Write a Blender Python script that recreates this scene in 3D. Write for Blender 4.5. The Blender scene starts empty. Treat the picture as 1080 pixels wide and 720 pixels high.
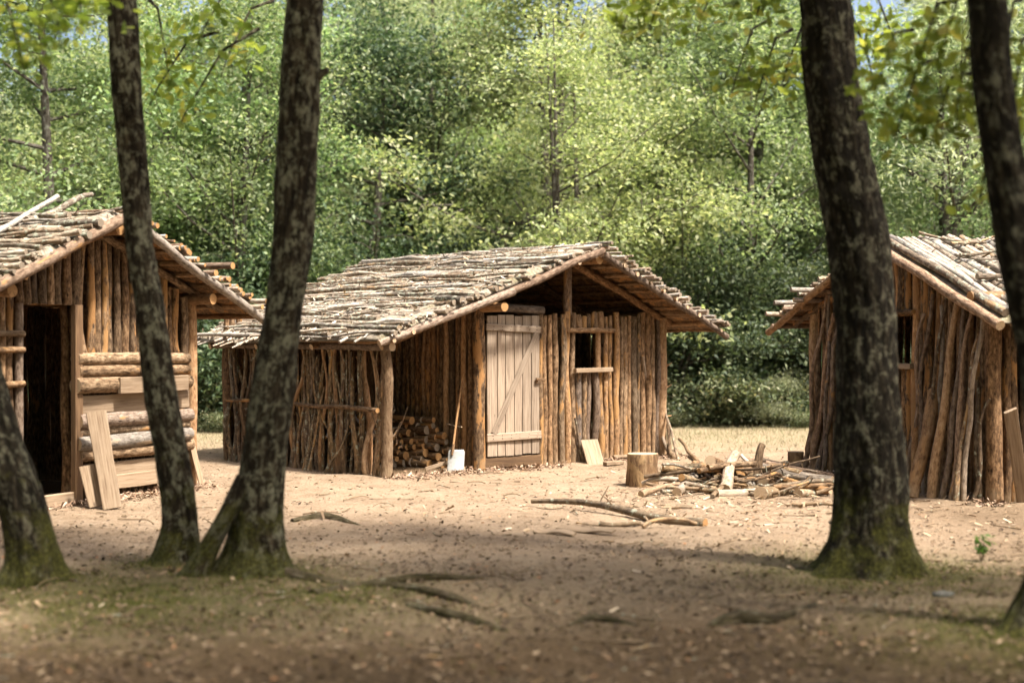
import bpy, math, random
import numpy as np
from mathutils import Vector, noise, Matrix

random.seed(7)
NP = np.random.default_rng(11)
SC = bpy.context.scene
COL = SC.collection
R = random.uniform
CAMH, F, CX, CY = 1.6, 1500.0, 540.0, 360.0      # camera height, focal length in photo pixels


# ------------------------------------------------------------------ helpers
def V(*a): return Vector(a)

MOUNDS = [(-2.36, 10.1, .05, .5), (-1.75, 9.6, .06, .6), (2.55, 9.75, .06, .8), (2.9, 7.7, .08, .75),
          (-3.2, 9.4, .05, .5), (-2.3, 8.7, .07, .9), (-1.2, 8.9, .04, .6), (3.6, 7.6, .06, .8)]

def gz(x, y):
    z = .018 * np.sin(.9 * x + 1) * np.sin(.7 * y) + .012 * np.sin(2.3 * x + .4) * np.cos(1.9 * y + .5) + .006 * np.sin(5.1 * x + 2 * y) * np.sin(4.3 * y - x)
    for (mx, my, a, s) in MOUNDS:
        z = z + .3 * a * np.exp(-((x - mx) ** 2 + (y - my) ** 2) / (2 * s * s))
    return z

def G(x, y, dz=0.0):
    """a point on the ground"""
    return V(x, y, float(gz(x, y)) + dz)

def ray_ground(px, py):
    Y = CAMH * F / (py - CY)
    return (px - CX) / F * Y, Y

def at(px, py, Y):
    return V((px - CX) / F * Y, Y, CAMH - (py - CY) / F * Y)


class MB:
    """collects tubes, planks and boxes and links them as ONE mesh object"""
    def __init__(s):
        s.v, s.f, s.m, s.lc, s.rn, s.sm = [], [], [], [], [], []

    def tube(s, pts, rads, sides=9, rnd=None, caps=(True, True), mat=0, capmat=1, squash=1.0):
        rnd = random.random() if rnd is None else rnd
        off = R(0, 50)
        n = len(pts)
        t0 = (pts[1] - pts[0]).normalized()
        up = V(0, 0, 1) if abs(t0.z) < .9 else V(1, 0, 0)
        nx = t0.cross(up).normalized()
        a0 = R(0, 6.28)
        L = 0.0
        b = len(s.v)
        for i in range(n):
            if i: L += (pts[i] - pts[i - 1]).length
            t = (pts[min(i + 1, n - 1)] - pts[max(i - 1, 0)]).normalized()
            nx = (nx - t * nx.dot(t)).normalized()
            ny = t.cross(nx)
            for k in range(sides):
                a = a0 + 2 * math.pi * k / sides
                r = rads[i] * (1 + .10 * noise.noise(V(math.cos(a) * 1.3 + off, math.sin(a) * 1.3, L * 6)))
                c, sn = math.cos(a) * r, math.sin(a) * r * squash
                s.v.append(pts[i] + nx * c + ny * sn)
                s.lc.append((c + off * .37, sn, L + off)); s.rn.append(rnd)
        for i in range(n - 1):
            for k in range(sides):
                k2 = (k + 1) % sides
                s.f.append((b + i * sides + k, b + i * sides + k2, b + (i + 1) * sides + k2, b + (i + 1) * sides + k))
                s.m.append(mat); s.sm.append(True)
        for e, i in ((0, 0), (1, n - 1)):
            if not caps[e]: continue
            c0 = len(s.v)
            cr = .93
            for k in range(sides):
                p = s.v[b + i * sides + k]
                a = a0 + 2 * math.pi * k / sides
                s.v.append(p.copy()); s.lc.append((math.cos(a) * rads[i], math.sin(a) * rads[i], off)); s.rn.append(rnd)
            idx = list(range(c0, c0 + sides))
            s.f.append(tuple(reversed(idx)) if e == 0 else tuple(idx)); s.m.append(capmat); s.sm.append(False)

    def log(s, p0, p1, r0, r1=None, bend=.01, n=6, sides=9, rnd=None, mat=0, capmat=1, knot=.08, caps=(True, True), sag=0.0):
        """a round stick or log, slightly bent and uneven"""
        r1 = r0 if r1 is None else r1
        d = p1 - p0
        L = d.length
        t = d.normalized()
        up = V(0, 0, 1) if abs(t.z) < .9 else V(1, 0, 0)
        a = t.cross(up).normalized(); b = t.cross(a)
        sd = R(0, 100)
        pts, rads = [], []
        for i in range(n + 1):
            q = i / n
            w = math.sin(q * math.pi) ** .5 if 0 < q < 1 else 0
            k1 = noise.noise(V(sd, q * L * 1.1, 0)); k2 = noise.noise(V(sd + 40, q * L * 1.1, 0))
            p = p0 + d * q + a * (bend * 2.2 * k1 * w) + b * (bend * 2.2 * k2 * w)
            p.z -= sag * math.sin(q * math.pi)
            pts.append(p)
            rads.append((r0 + (r1 - r0) * q) * (1 + knot * 1.6 * noise.noise(V(sd + 9, q * L * 4, 3))))
        s.tube(pts, rads, sides, rnd, caps, mat, capmat)

    def plank(s, p0, p1, w, wdir, th, n=4, warp=.006, rnd=None, mat=0, taper=1.0, ragged=0.0):
        """a sawn board from p0 to p1, its width along wdir, th thick (centred on the axis)"""
        rnd = random.random() if rnd is None else rnd
        d = p1 - p0; t = d.normalized()
        wd = (wdir - t * wdir.dot(t)).normalized(); nn = t.cross(wd).normalized()
        sd, off, L = R(0, 99), R(0, 50), d.length
        b = len(s.v)
        for i in range(n + 1):
            q = i / n
            c = p0 + d * q + nn * (warp * noise.noise(V(sd, q * 2, 0)))
            ww = w * (1 + (taper - 1) * q)
            e1 = ww / 2 * (1 + ragged * noise.noise(V(sd, q * 3, 7)))
            e2 = ww / 2 * (1 + ragged * noise.noise(V(sd, q * 3, 17)))
            bv = min(.006, th * .3)
            ring = [(-e1, -th / 2 + bv), (-e1 + bv, -th / 2), (e2 - bv, -th / 2), (e2, -th / 2 + bv),
                    (e2, th / 2 - bv), (e2 - bv, th / 2), (-e1 + bv, th / 2), (-e1, th / 2 - bv)]
            for (x, y) in ring:
                s.v.append(c + wd * x + nn * y); s.lc.append((x + off, y + off * .3, q * L + off)); s.rn.append(rnd)
        for i in range(n):
            for k in range(8):
                k2 = (k + 1) % 8
                s.f.append((b + i * 8 + k, b + i * 8 + k2, b + (i + 1) * 8 + k2, b + (i + 1) * 8 + k)); s.m.append(mat); s.sm.append(False)
        s.f.append(tuple(b + k for k in reversed(range(8)))); s.m.append(mat); s.sm.append(False)
        s.f.append(tuple(b + n * 8 + k for k in range(8))); s.m.append(mat); s.sm.append(False)

    def poly(s, vs, fs, lc=None, rnd=.5, mat=0, smooth=True):
        b = len(s.v)
        for i, p in enumerate(vs):
            s.v.append(V(*p)); s.lc.append(tuple(lc[i]) if lc else tuple(p)); s.rn.append(rnd)
        for f in fs:
            s.f.append(tuple(b + i for i in f)); s.m.append(mat); s.sm.append(smooth)

    def mesh(s, name, mats, base=V(0, 0, 0)):
        me = bpy.data.meshes.new(name)
        me.from_pydata([tuple(p - base) for p in s.v], [], s.f)
        a = me.attributes.new('lc', 'FLOAT_VECTOR', 'POINT'); a.data.foreach_set('vector', np.array(s.lc, np.float32).ravel())
        a = me.attributes.new('rnd', 'FLOAT', 'POINT'); a.data.foreach_set('value', np.array(s.rn, np.float32))
        me.polygons.foreach_set('material_index', s.m)
        me.polygons.foreach_set('use_smooth', s.sm)
        for m in mats: me.materials.append(m)
        me.update()
        return me

    def part(s, name, mats, parent, label=None):
        root = parent
        while root.parent: root = root.parent
        o = bpy.data.objects.new(name, s.mesh(name, mats, root.location))
        COL.objects.link(o); o.parent = parent
        if label: o['label'] = label
        return o

    def thing(s, name, mats, base, label, cat, group=None, kind=None):
        o = bpy.data.objects.new(name, s.mesh(name, mats, base))
        COL.objects.link(o); o.location = base
        tag(o, label, cat, group, kind)
        return o


def tag(o, label=None, cat=None, group=None, kind=None):
    if label: o['label'] = label
    if cat: o['category'] = cat
    if group: o['group'] = group
    if kind: o['kind'] = kind
    return o

def empty(name, loc, label, cat, group=None):
    o = bpy.data.objects.new(name, None); COL.objects.link(o)
    o.location = loc; o.empty_display_size = .2
    return tag(o, label, cat, group)

def copy_tree(o, parent=None):
    c = o.copy(); COL.objects.link(c)
    if parent: c.parent = parent
    for ch in list(o.children): copy_tree(ch, c)
    return c


# ------------------------------------------------------------------ materials
class NB:
    def __init__(s, name):
        s.m = bpy.data.materials.new(name); s.m.use_nodes = True
        s.t = s.m.node_tree; s.t.nodes.clear()
        s.out = s.t.nodes.new('ShaderNodeOutputMaterial')
    def n(s, typ, **kw):
        nd = s.t.nodes.new(typ)
        for k, v in kw.items(): setattr(nd, k, v)
        return nd
    def set(s, sock, v):
        if isinstance(v, bpy.types.NodeSocket): s.t.links.new(v, sock)
        else: sock.default_value = v
    def attr(s, name, out='Vector'):
        return s.n('ShaderNodeAttribute', attribute_name=name).outputs[out]
    def mapv(s, vec, scale=(1, 1, 1), loc=(0, 0, 0)):
        nd = s.n('ShaderNodeMapping'); s.set(nd.inputs['Vector'], vec)
        nd.inputs['Scale'].default_value = scale; nd.inputs['Location'].default_value = loc
        return nd.outputs[0]
    def noise(s, vec, scale=5, detail=4, rough=.55, dist=0, out='Fac'):
        nd = s.n('ShaderNodeTexNoise'); s.set(nd.inputs['Vector'], vec)
        nd.inputs['Scale'].default_value = scale; nd.inputs['Detail'].default_value = detail
        nd.inputs['Roughness'].default_value = rough; nd.inputs['Distortion'].default_value = dist
        return nd.outputs[out]
    def voro(s, vec, scale=5, feature='F1', out='Distance'):
        nd = s.n('ShaderNodeTexVoronoi', feature=feature); s.set(nd.inputs['Vector'], vec); nd.inputs['Scale'].default_value = scale
        return nd.outputs[out]
    def ramp(s, fac, stops, interp='LINEAR'):
        nd = s.n('ShaderNodeValToRGB'); s.set(nd.inputs[0], fac); cr = nd.color_ramp; cr.interpolation = interp
        while len(cr.elements) < len(stops): cr.elements.new(.5)
        for e, (p, c) in zip(cr.elements, stops):
            e.position = p
            e.color = (c, c, c, 1) if isinstance(c, (int, float)) else (*c, 1)
        return nd.outputs[0]
    def mix(s, fac, a, b, mode='MIX'):
        nd = s.n('ShaderNodeMix', data_type='RGBA', blend_type=mode)
        s.set(nd.inputs[0], fac)
        for i, v in ((6, a), (7, b)):
            s.set(nd.inputs[i], (*v, 1) if isinstance(v, tuple) and len(v) == 3 else v)
        return nd.outputs[2]
    def math(s, op, a, b=0.0, clamp=False):
        nd = s.n('ShaderNodeMath', operation=op, use_clamp=clamp)
        s.set(nd.inputs[0], a); s.set(nd.inputs[1], b)
        return nd.outputs[0]
    def bump(s, h, strength=.5, dist=.02):
        nd = s.n('ShaderNodeBump'); s.set(nd.inputs['Height'], h)
        nd.inputs['Strength'].default_value = strength; nd.inputs['Distance'].default_value = dist
        return nd.outputs[0]
    def surf(s, col, rough=.85, normal=None, spec=.25):
        p = s.n('ShaderNodeBsdfPrincipled')
        s.set(p.inputs['Base Color'], (*col, 1) if isinstance(col, tuple) and len(col) == 3 else col)
        s.set(p.inputs['Roughness'], rough); p.inputs['Specular IOR Level'].default_value = spec
        if normal is not None: s.set(p.inputs['Normal'], normal)
        s.t.links.new(p.outputs[0], s.out.inputs[0])
        return s.m


def bark(name, dark, mid, light, peel, peel_amt=.3, lichen=0.0, grain=1.0):
    """bark of a log: streaks along it, lighter scuffs and patches where the bark has peeled off"""
    b = NB(name); dark, mid, light, peel = [tuple(x * .80 for x in c) for c in (dark, mid, light, peel)]
    lc, rn = b.attr('lc'), b.attr('rnd', 'Fac')
    st = b.noise(b.mapv(lc, (1, 1, .34)), 46 * grain, 6, .72)
    pl = b.noise(b.mapv(lc, (1, 1, .6)), 20 * grain, 4, .65)
    c = b.ramp(b.math('ADD', b.math('MULTIPLY', st, .62), b.math('MULTIPLY', pl, .38)), [(.36, dark), (.49, mid), (.64, light)])
    kn = b.ramp(b.voro(b.mapv(lc, (1, 1, .42), (2, 5, 3)), 11), [(.04, .85), (.13, 0.0)])
    c = b.mix(kn, c, tuple(x * .5 for x in dark))
    hue = b.math('MULTIPLY_ADD', rn, .75, False); b.t.nodes[-1].inputs[2].default_value = .62
    c = b.mix(1.0, c, b.mix(b.math('FRACT', b.math('MULTIPLY', rn, 7.3)), (.88, .90, .90), (1.14, .99, .82)), 'MULTIPLY')
    cv = b.n('ShaderNodeHueSaturation'); b.set(cv.inputs['Color'], c); b.set(cv.inputs['Value'], hue); c = cv.outputs[0]
    pm = b.noise(b.mapv(lc, (1, 1, .22), (3, 7, 1)), 9, 3, .6, .4)
    thr = b.math('ADD', pm, b.math('MULTIPLY', b.math('SUBTRACT', b.math('FRACT', b.math('MULTIPLY', rn, 13.7)), .5), .30))
    pmask = b.ramp(b.math('ADD', thr, b.math('MULTIPLY', b.math('SUBTRACT', pl, .5), .25)), [(.70 - .2 * peel_amt, 0.0), (.75 - .2 * peel_amt, .92)])
    pc = b.mix(st, tuple(x * .65 for x in peel), tuple(min(1, x * 1.35) for x in peel))
    c = b.mix(pmask, c, pc)
    pz = b.n('ShaderNodeSeparateXYZ'); b.set(pz.inputs[0], b.n('ShaderNodeNewGeometry').outputs['Position'])
    du = b.ramp(b.math('SUBTRACT', b.math('MULTIPLY', b.noise(lc, 9, 4, .65), .7), pz.outputs[2]), [(.18, 0.0), (.40, .55)])
    c = b.mix(du, c, (.26, .185, .11))
    if lichen:
        lm = b.ramp(b.noise(lc, 14, 4, .65), [(.62 - .15 * lichen, 0.0), (.68 - .15 * lichen, .8)])
        c = b.mix(lm, c, (.33, .34, .26))
    h = b.math('ADD', b.math('MULTIPLY', st, .7), b.math('MULTIPLY', pl, .5))
    return b.surf(c, .88, b.bump(b.math('SUBTRACT', h, b.math('MULTIPLY', kn, .4)), .9, .018), .2)

def cutwood(name, light, dark):
    b = NB(name); lc = b.attr('lc'); rn = b.attr('rnd', 'Fac')
    nd = b.n('ShaderNodeVectorMath', operation='LENGTH')
    b.set(nd.inputs[0], b.mapv(lc, (1, 1, 0)))
    w = b.math('ADD', nd.outputs['Value'], b.math('MULTIPLY', b.noise(b.mapv(lc, (1, 1, 0)), 25, 3), .02))
    ring = b.math('SINE', b.math('MULTIPLY', w, 520))
    f = b.math('MULTIPLY_ADD', ring, .28, False); b.t.nodes[-1].inputs[2].default_value = .5
    c = b.mix(f, dark, light)
    c = b.mix(b.math('MULTIPLY', b.noise(lc, 18, 3), .55), c, tuple(x * .55 for x in dark))
    c = b.mix(b.math('MULTIPLY', b.math('FRACT', b.math('MULTIPLY', rn, 5.1)), .45), c, tuple(x * .5 for x in dark))
    nv_ = b.n('ShaderNodeVectorMath', operation='NORMALIZE'); b.set(nv_.inputs[0], b.mapv(lc, (1, 1, 0)))
    cr = b.ramp(b.math('ADD', b.noise(nv_.outputs[0], 5.5, 2), b.math('MULTIPLY', b.math('SUBTRACT', rn, .5), .1)), [(.63, 0.0), (.66, .75)])
    c = b.mix(cr, c, tuple(x * .25 for x in dark))
    return b.surf(c, .8, b.bump(b.noise(lc, 90, 2), .3, .004))

def plankmat(name, light, mid, dark, stain=.3):
    b = NB(name); light, mid, dark = [(c[0] * .70, c[1] * .69, c[2] * .66) for c in (light, mid, dark)]
    lc, rn = b.attr('lc'), b.attr('rnd', 'Fac')
    g = b.noise(b.mapv(lc, (1, 1, .04)), 60, 5, .62, .6)
    c = b.ramp(g, [(.3, dark), (.48, mid), (.7, light)])
    kn = b.voro(b.mapv(lc, (1, 1, .45)), 7)
    c = b.mix(b.ramp(kn, [(.03, .8), (.10, 0.0)]), c, tuple(x * .4 for x in dark))
    c = b.mix(b.ramp(b.noise(b.mapv(lc, (1, 1, .35)), 6, 4, .6), [(.5, 0.0), (.75, stain)]), c, tuple(x * .6 for x in dark))
    cv = b.n('ShaderNodeHueSaturation'); b.set(cv.inputs['Color'], c)
    v = b.math('MULTIPLY_ADD', rn, .35, False); b.t.nodes[-1].inputs[2].default_value = .82
    b.set(cv.inputs['Value'], v)
    return b.surf(cv.outputs[0], .8, b.bump(g, .35, .006))

def leafmat(name, stops, transl=.42, rough=.55):
    b = NB(name)
    rn = b.n('ShaderNodeNewGeometry').outputs['Random Per Island']
    c = b.ramp(rn, stops)
    oi = b.n('ShaderNodeObjectInfo').outputs['Random']
    cv = b.n('ShaderNodeHueSaturation'); b.set(cv.inputs['Color'], c)
    v = b.math('MULTIPLY_ADD', oi, .4, False); b.t.nodes[-1].inputs[2].default_value = .82
    b.set(cv.inputs['Value'], v)
    h = b.math('MULTIPLY_ADD', oi, .03, False); b.t.nodes[-1].inputs[2].default_value = .487
    b.set(cv.inputs['Hue'], h)
    c = cv.outputs[0]
    p = b.n('ShaderNodeBsdfPrincipled'); b.set(p.inputs['Base Color'], c); p.inputs['Roughness'].default_value = rough
    p.inputs['Specular IOR Level'].default_value = .35
    t = b.n('ShaderNodeBsdfTranslucent')
    b.set(t.inputs['Color'], b.mix(1.0, c, (1.06, 1.1, .72), 'MULTIPLY'))
    m = b.n('ShaderNodeMixShader'); m.inputs[0].default_value = transl
    b.t.links.new(p.outputs[0], m.inputs[1]); b.t.links.new(t.outputs[0], m.inputs[2])
    b.t.links.new(m.outputs[0], b.out.inputs[0])
    return b.m

def trunkmat(name, dark, mid, light, lichen=(.36, .37, .30), lich=.5, moss=1.0):
    """living bark: furrows, pale lichen patches, moss low on the stem"""
    b = NB(name); lc = b.attr('lc')
    fur = b.noise(b.mapv(lc, (1, 1, .28)), 26, 6, .65, .5)
    c = b.ramp(fur, [(.32, dark), (.52, mid), (.72, light)])
    li = b.math('ADD', b.math('MULTIPLY', b.noise(b.mapv(lc, (1, 1, .85)), 13, 8, .8, .3), .75), b.math('MULTIPLY', fur, .28))
    c = b.mix(b.ramp(li, [(.605 - .12 * lich, 0.0), (.675 - .12 * lich, .9)]), c, b.mix(fur, lichen, tuple(x * .55 for x in lichen)))
    if moss:
        pz = b.n('ShaderNodeSeparateXYZ'); b.set(pz.inputs[0], b.n('ShaderNodeNewGeometry').outputs['Position'])
        mz = b.math('SUBTRACT', b.math('MULTIPLY', b.noise(lc, 5, 6, .7), 2.1), b.math('MULTIPLY', pz.outputs[2], .75))
        mm = b.ramp(mz, [(.66, 0.0), (.92, moss)])
        mc = b.ramp(b.noise(lc, 60, 3), [(.3, (.018, .018, .005)), (.55, (.07, .068, .015)), (.75, (.17, .15, .035))])
        c = b.mix(mm, c, mc)
    return b.surf(c, .92, b.bump(b.math('ADD', fur, b.math('MULTIPLY', li, .5)), 1.0, .05), .1)

M = {}
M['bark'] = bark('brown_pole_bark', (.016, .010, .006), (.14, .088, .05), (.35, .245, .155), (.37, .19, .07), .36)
M['bark_front'] = bark('front_pole_bark', (.026, .016, .009), (.215, .14, .082), (.47, .345, .23), (.42, .23, .09), .36)
M['bark_lichen'] = bark('lichened_pole_bark', (.022, .016, .010), (.165, .118, .07), (.38, .29, .19), (.46, .27, .11), .36, .35)
M['branch'] = bark('branch_bark', (.028, .019, .013), (.155, .11, .075), (.36, .28, .20), (.42, .26, .12), .15, .3)
M['rafter'] = bark('rafter_bark', (.055, .037, .027), (.21, .15, .112), (.40, .32, .255), (.40, .22, .09), .12)
M['stick'] = bark('weathered_stick', (.12, .10, .083), (.38, .335, .29), (.64, .59, .525), (.50, .40, .31), .3, .15)
M['stick_dark'] = bark('dark_roof_stick', (.04, .03, .022), (.19, .15, .115), (.40, .335, .27), (.40, .26, .14), .2, .6)
M['pale_log'] = bark('pale_log_bark', (.10, .078, .064), (.29, .245, .205), (.47, .415, .36), (.40, .31, .22), .3)
M['roof_pole'] = bark('weathered_roof_pole', (.085, .072, .063), (.29, .255, .225), (.52, .475, .43), (.36, .30, .24), .25, .5)
M['peeled'] = bark('peeled_pole', (.12, .065, .032), (.31, .19, .105), (.47, .33, .205), (.34, .19, .085), .2)
M['cut'] = cutwood('sawn_wood_end', (.52, .31, .135), (.34, .17, .06))
M['cut_old'] = cutwood('greyed_wood_end', (.34, .275, .205), (.22, .165, .115))
M['cut_pale'] = cutwood('pale_sawn_end', (.62, .48, .33), (.46, .31, .18))
M['plank'] = plankmat('weathered_door_board', (.50, .40, .31), (.36, .275, .205), (.20, .14, .10))
M['slab'] = plankmat('fresh_sawn_board', (.47, .355, .25), (.36, .258, .172), (.21, .135, .082), .45)
M['slat'] = plankmat('weathered_split_slat', (.66, .60, .53), (.48, .42, .355), (.25, .20, .16), .4)
ir = NB('rusty_iron'); M['iron'] = ir.surf((.05, .03, .02), .7)
M['oldplank'] = plankmat('old_dark_board', (.28, .17, .09), (.18, .105, .055), (.09, .05, .03), .4)
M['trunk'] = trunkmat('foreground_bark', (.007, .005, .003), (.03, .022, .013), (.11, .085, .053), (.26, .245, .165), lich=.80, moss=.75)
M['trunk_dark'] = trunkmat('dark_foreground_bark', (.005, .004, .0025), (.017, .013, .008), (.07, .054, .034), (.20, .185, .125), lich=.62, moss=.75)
M['root'] = trunkmat('root_bark', (.02, .014, .009), (.08, .058, .038), (.2, .155, .11), (.3, .28, .2), lich=.4, moss=.28)
M['trunk_far'] = trunkmat('forest_bark', (.03, .025, .02), (.10, .085, .068), (.24, .215, .18), lich=.5, moss=.3)

M['leaf_yellow'] = leafmat('yellow_green_leaves', [(0, (.20, .26, .11)), (.4, (.32, .395, .18)), (.75, (.46, .51, .27)), (1, (.62, .62, .38))], .55)
M['leaf_mid'] = leafmat('mid_green_leaves', [(0, (.12, .175, .08)), (.5, (.22, .295, .14)), (.85, (.34, .41, .22)), (1, (.50, .53, .32))], .55)
M['leaf_dark'] = leafmat('dark_green_leaves', [(0, (.035, .06, .03)), (.55, (.075, .11, .055)), (.9, (.15, .19, .10)), (1, (.25, .28, .16))], .4)
M['leaf_pale'] = leafmat('pale_grey_green_leaves', [(0, (.18, .215, .13)), (.5, (.32, .35, .22)), (.85, (.44, .46, .31)), (1, (.55, .55, .39))], .5)
M['leaf_oak'] = leafmat('oak_leaves', [(0, (.10, .14, .025)), (.5, (.23, .285, .05)), (.85, (.36, .40, .08)), (1, (.50, .43, .10))], .65)
M['bramble'] = leafmat('bramble_leaves', [(0, (.05, .07, .03)), (.5, (.12, .145, .07)), (.85, (.22, .235, .13)), (1, (.36, .32, .2))], .35)
M['litter'] = leafmat('dry_leaf_litter', [(0, (.04, .024, .013)), (.4, (.105, .066, .036)), (.75, (.19, .125, .072)), (.94, (.32, .235, .15)), (1, (.34, .16, .07))], .1, .8)
M['chips'] = leafmat('wood_chips', [(0, (.12, .075, .042)), (.4, (.25, .165, .095)), (.8, (.42, .305, .19)), (1, (.54, .43, .31))], .0, .8)
M['roof_scrap'] = leafmat('roof_scrap', [(0, (.10, .08, .06)), (.4, (.27, .225, .175)), (.8, (.46, .40, .33)), (1, (.6, .54, .46))], .0, .85)
M['drygrass'] = leafmat('dry_grass', [(0, (.15, .14, .07)), (.4, (.27, .235, .13)), (.8, (.40, .35, .23)), (1, (.16, .20, .08))], .3, .8)
M['mossgrass'] = leafmat('moss_and_short_grass', [(0, (.05, .07, .012)), (.5, (.12, .14, .022)), (.85, (.21, .21, .04)), (1, (.28, .22, .08))], .35, .8)
M['green_sprig'] = leafmat('sprig_leaves', [(0, (.06, .14, .03)), (1, (.14, .26, .06))], .4)


def roofdeck_material():
    b = NB('bark_and_debris_roofing'); lc = b.attr('lc')
    n1 = b.noise(b.mapv(lc, (1, .25, 1)), 30, 6, .7); n2 = b.noise(lc, 3.5, 4)
    c = b.ramp(n1, [(.3, (.09, .07, .05)), (.5, (.28, .23, .175)), (.7, (.52, .45, .36))])
    c = b.mix(b.ramp(n2, [(.5, 0.0), (.7, .6)]), c, (.12, .115, .045))
    c = b.mix(b.ramp(b.noise(lc, 9, 3), [(.62, 0.0), (.7, .7)]), c, (.34, .17, .08))
    return b.surf(c, .95, b.bump(n1, 1.0, .03), .1)
M['deck'] = roofdeck_material()

def ground_material():
    b = NB('forest_floor')
    pos = b.n('ShaderNodeNewGeometry').outputs['Position']
    big = b.noise(pos, .55, 5, .6); mid = b.noise(pos, 4.5, 6, .68); fin = b.noise(pos, 38, 5, .7)
    vo = b.voro(b.mapv(pos, (1, .8, 1)), 26)
    sand = b.ramp(b.math('ADD', b.math('MULTIPLY', fin, .6), b.math('MULTIPLY', mid, .4)), [(.32, (.17, .115, .068)), (.5, (.34, .245, .162)), (.66, (.45, .35, .25))])
    litter_shade = b.ramp(fin, [(.28, (.042, .026, .014)), (.5, (.118, .075, .041)), (.72, (.225, .155, .09))])
    forest = b.attr('litter', 'Fac'); moss = b.attr('moss', 'Fac'); gr = b.attr('grass', 'Fac')  # litter mask also carries painted shade of the foreground and hut interiors
    f = b.math('ADD', forest, b.math('MULTIPLY', b.math('SUBTRACT', b.math('ADD', b.math('MULTIPLY', big, .5), b.math('MULTIPLY', mid, .6)), .55), 1.6))
    c = b.mix(b.ramp(f, [(.2, 0.0), (.8, 1.0)]), sand, litter_shade)
    c = b.mix(b.ramp(b.noise(pos, .9, 3), [(.38, .35), (.62, 0.0)]), c, (.15, .10, .06))
    c = b.mix(b.ramp(vo, [(.0, .35), (.16, 0.0)]), c, (.10, .065, .04))
    mm = b.math('MULTIPLY', moss, b.ramp(b.math('ADD', b.math('MULTIPLY', mid, .7), b.math('MULTIPLY', fin, .35)), [(.38, 0.0), (.54, 1.0)]))
    c = b.mix(mm, c, b.ramp(fin, [(.3, (.03, .034, .008)), (.55, (.085, .085, .02)), (.75, (.17, .15, .05))]))
    c = b.mix(b.math('MULTIPLY', gr, b.ramp(mid, [(.35, .2), (.6, .9)])), c, b.ramp(fin, [(.3, (.17, .14, .075)), (.7, (.38, .325, .205))]))
    h = b.math('ADD', b.math('MULTIPLY', mid, .6), b.math('MULTIPLY', fin, .5))
    return b.surf(c, .95, b.bump(h, .95, .09), .1)
M['ground'] = ground_material()


# ------------------------------------------------------------------ leaf clouds
TEMPL = {
    'leaf': ([(0, 0, 0), (.42, .27, .07), (1, 0, -.06), (.42, -.27, .07)], [(0, 2, 1), (0, 3, 2)]),
    'narrow': ([(0, 0, 0), (.45, .13, .04), (1, 0, -.08), (.45, -.13, .04)], [(0, 2, 1), (0, 3, 2)]),
    'blade': ([(0, .05, 0), (0, -.05, 0), (.6, 0, .02), (1, .01, .1)], [(0, 1, 2), (0, 2, 3)]),
    'oak': ([(0, 0, 0), (.18, .09, .01), (.28, .22, .03), (.40, .13, .02), (.55, .30, .04), (.66, .17, .02), (.82, .22, .02), (1, 0, -.05),
             (.82, -.22, .02), (.66, -.17, .02), (.55, -.30, .04), (.40, -.13, .02), (.28, -.22, .03), (.18, -.09, .01)],
            [(0, 13, 12, 11, 7, 3, 2, 1), (3, 7, 6, 5, 4), (7, 11, 10, 9, 8)]),
    'chip': ([(0, -.12, 0), (1, -.10, .03), (.95, .13, .0), (.05, .10, .04)], [(0, 1, 2, 3)]),
}

def leaf_arrays(c, size, up=.9, templ='leaf', axis=None, spread=.6):
    """every leaf has its own turn, tilt and size; returns vertices and faces"""
    tv, tf = TEMPL[templ]
    n = len(c)
    nn = NP.normal(0, spread, (n, 3)); nn[:, 2] += up
    nn /= np.linalg.norm(nn, axis=1)[:, None]
    d = NP.normal(0, 1, (n, 3)) if axis is None else axis + NP.normal(0, .35, (n, 3))
    if axis is None: d[:, 2] -= .35
    d -= nn * (d * nn).sum(1)[:, None]; d /= np.linalg.norm(d, axis=1)[:, None] + 1e-9
    s = np.cross(nn, d)
    tv = np.array(tv)
    P = c[:, None, :] + size[:, None, None] * (tv[None, :, 0:1] * d[:, None, :] + tv[None, :, 1:2] * s[:, None, :] + tv[None, :, 2:3] * nn[:, None, :])
    return P.reshape(-1, 3), tf, len(tv), n

def leaf_mesh(name, sets, mat, base=(0, 0, 0)):
    vs, loops, starts, totals = [], [], [], []
    vo = lo = 0
    for (P, tf, k, n) in sets:
        vs.append(P - np.array(base))
        offs = np.arange(n) * k + vo
        per = np.concatenate([np.array(f) for f in tf])
        loops.append((offs[:, None] + per[None, :]).ravel())
        lens = np.array([len(f) for f in tf]); st = np.concatenate([[0], np.cumsum(lens)[:-1]])
        starts.append((np.arange(n)[:, None] * len(per) + st[None, :] + lo).ravel()); totals.append(np.tile(lens, n))
        vo += n * k; lo += n * len(per)
    vs = np.concatenate(vs); loops = np.concatenate(loops); starts = np.concatenate(starts); totals = np.concatenate(totals)
    me = bpy.data.meshes.new(name)
    me.vertices.add(len(vs)); me.vertices.foreach_set('co', vs.astype(np.float32).ravel())
    me.loops.add(len(loops)); me.loops.foreach_set('vertex_index', loops.astype(np.int32))
    me.polygons.add(len(starts)); me.polygons.foreach_set('loop_start', starts.astype(np.int32)); me.polygons.foreach_set('loop_total', totals.astype(np.int32))
    me.materials.append(mat); me.update(calc_edges=True); me.validate()
    return me

def link(name, me, parent=None, loc=None):
    o = bpy.data.objects.new(name, me); COL.objects.link(o)
    if parent: o.parent = parent
    if loc is not None: o.location = loc
    return o


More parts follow.
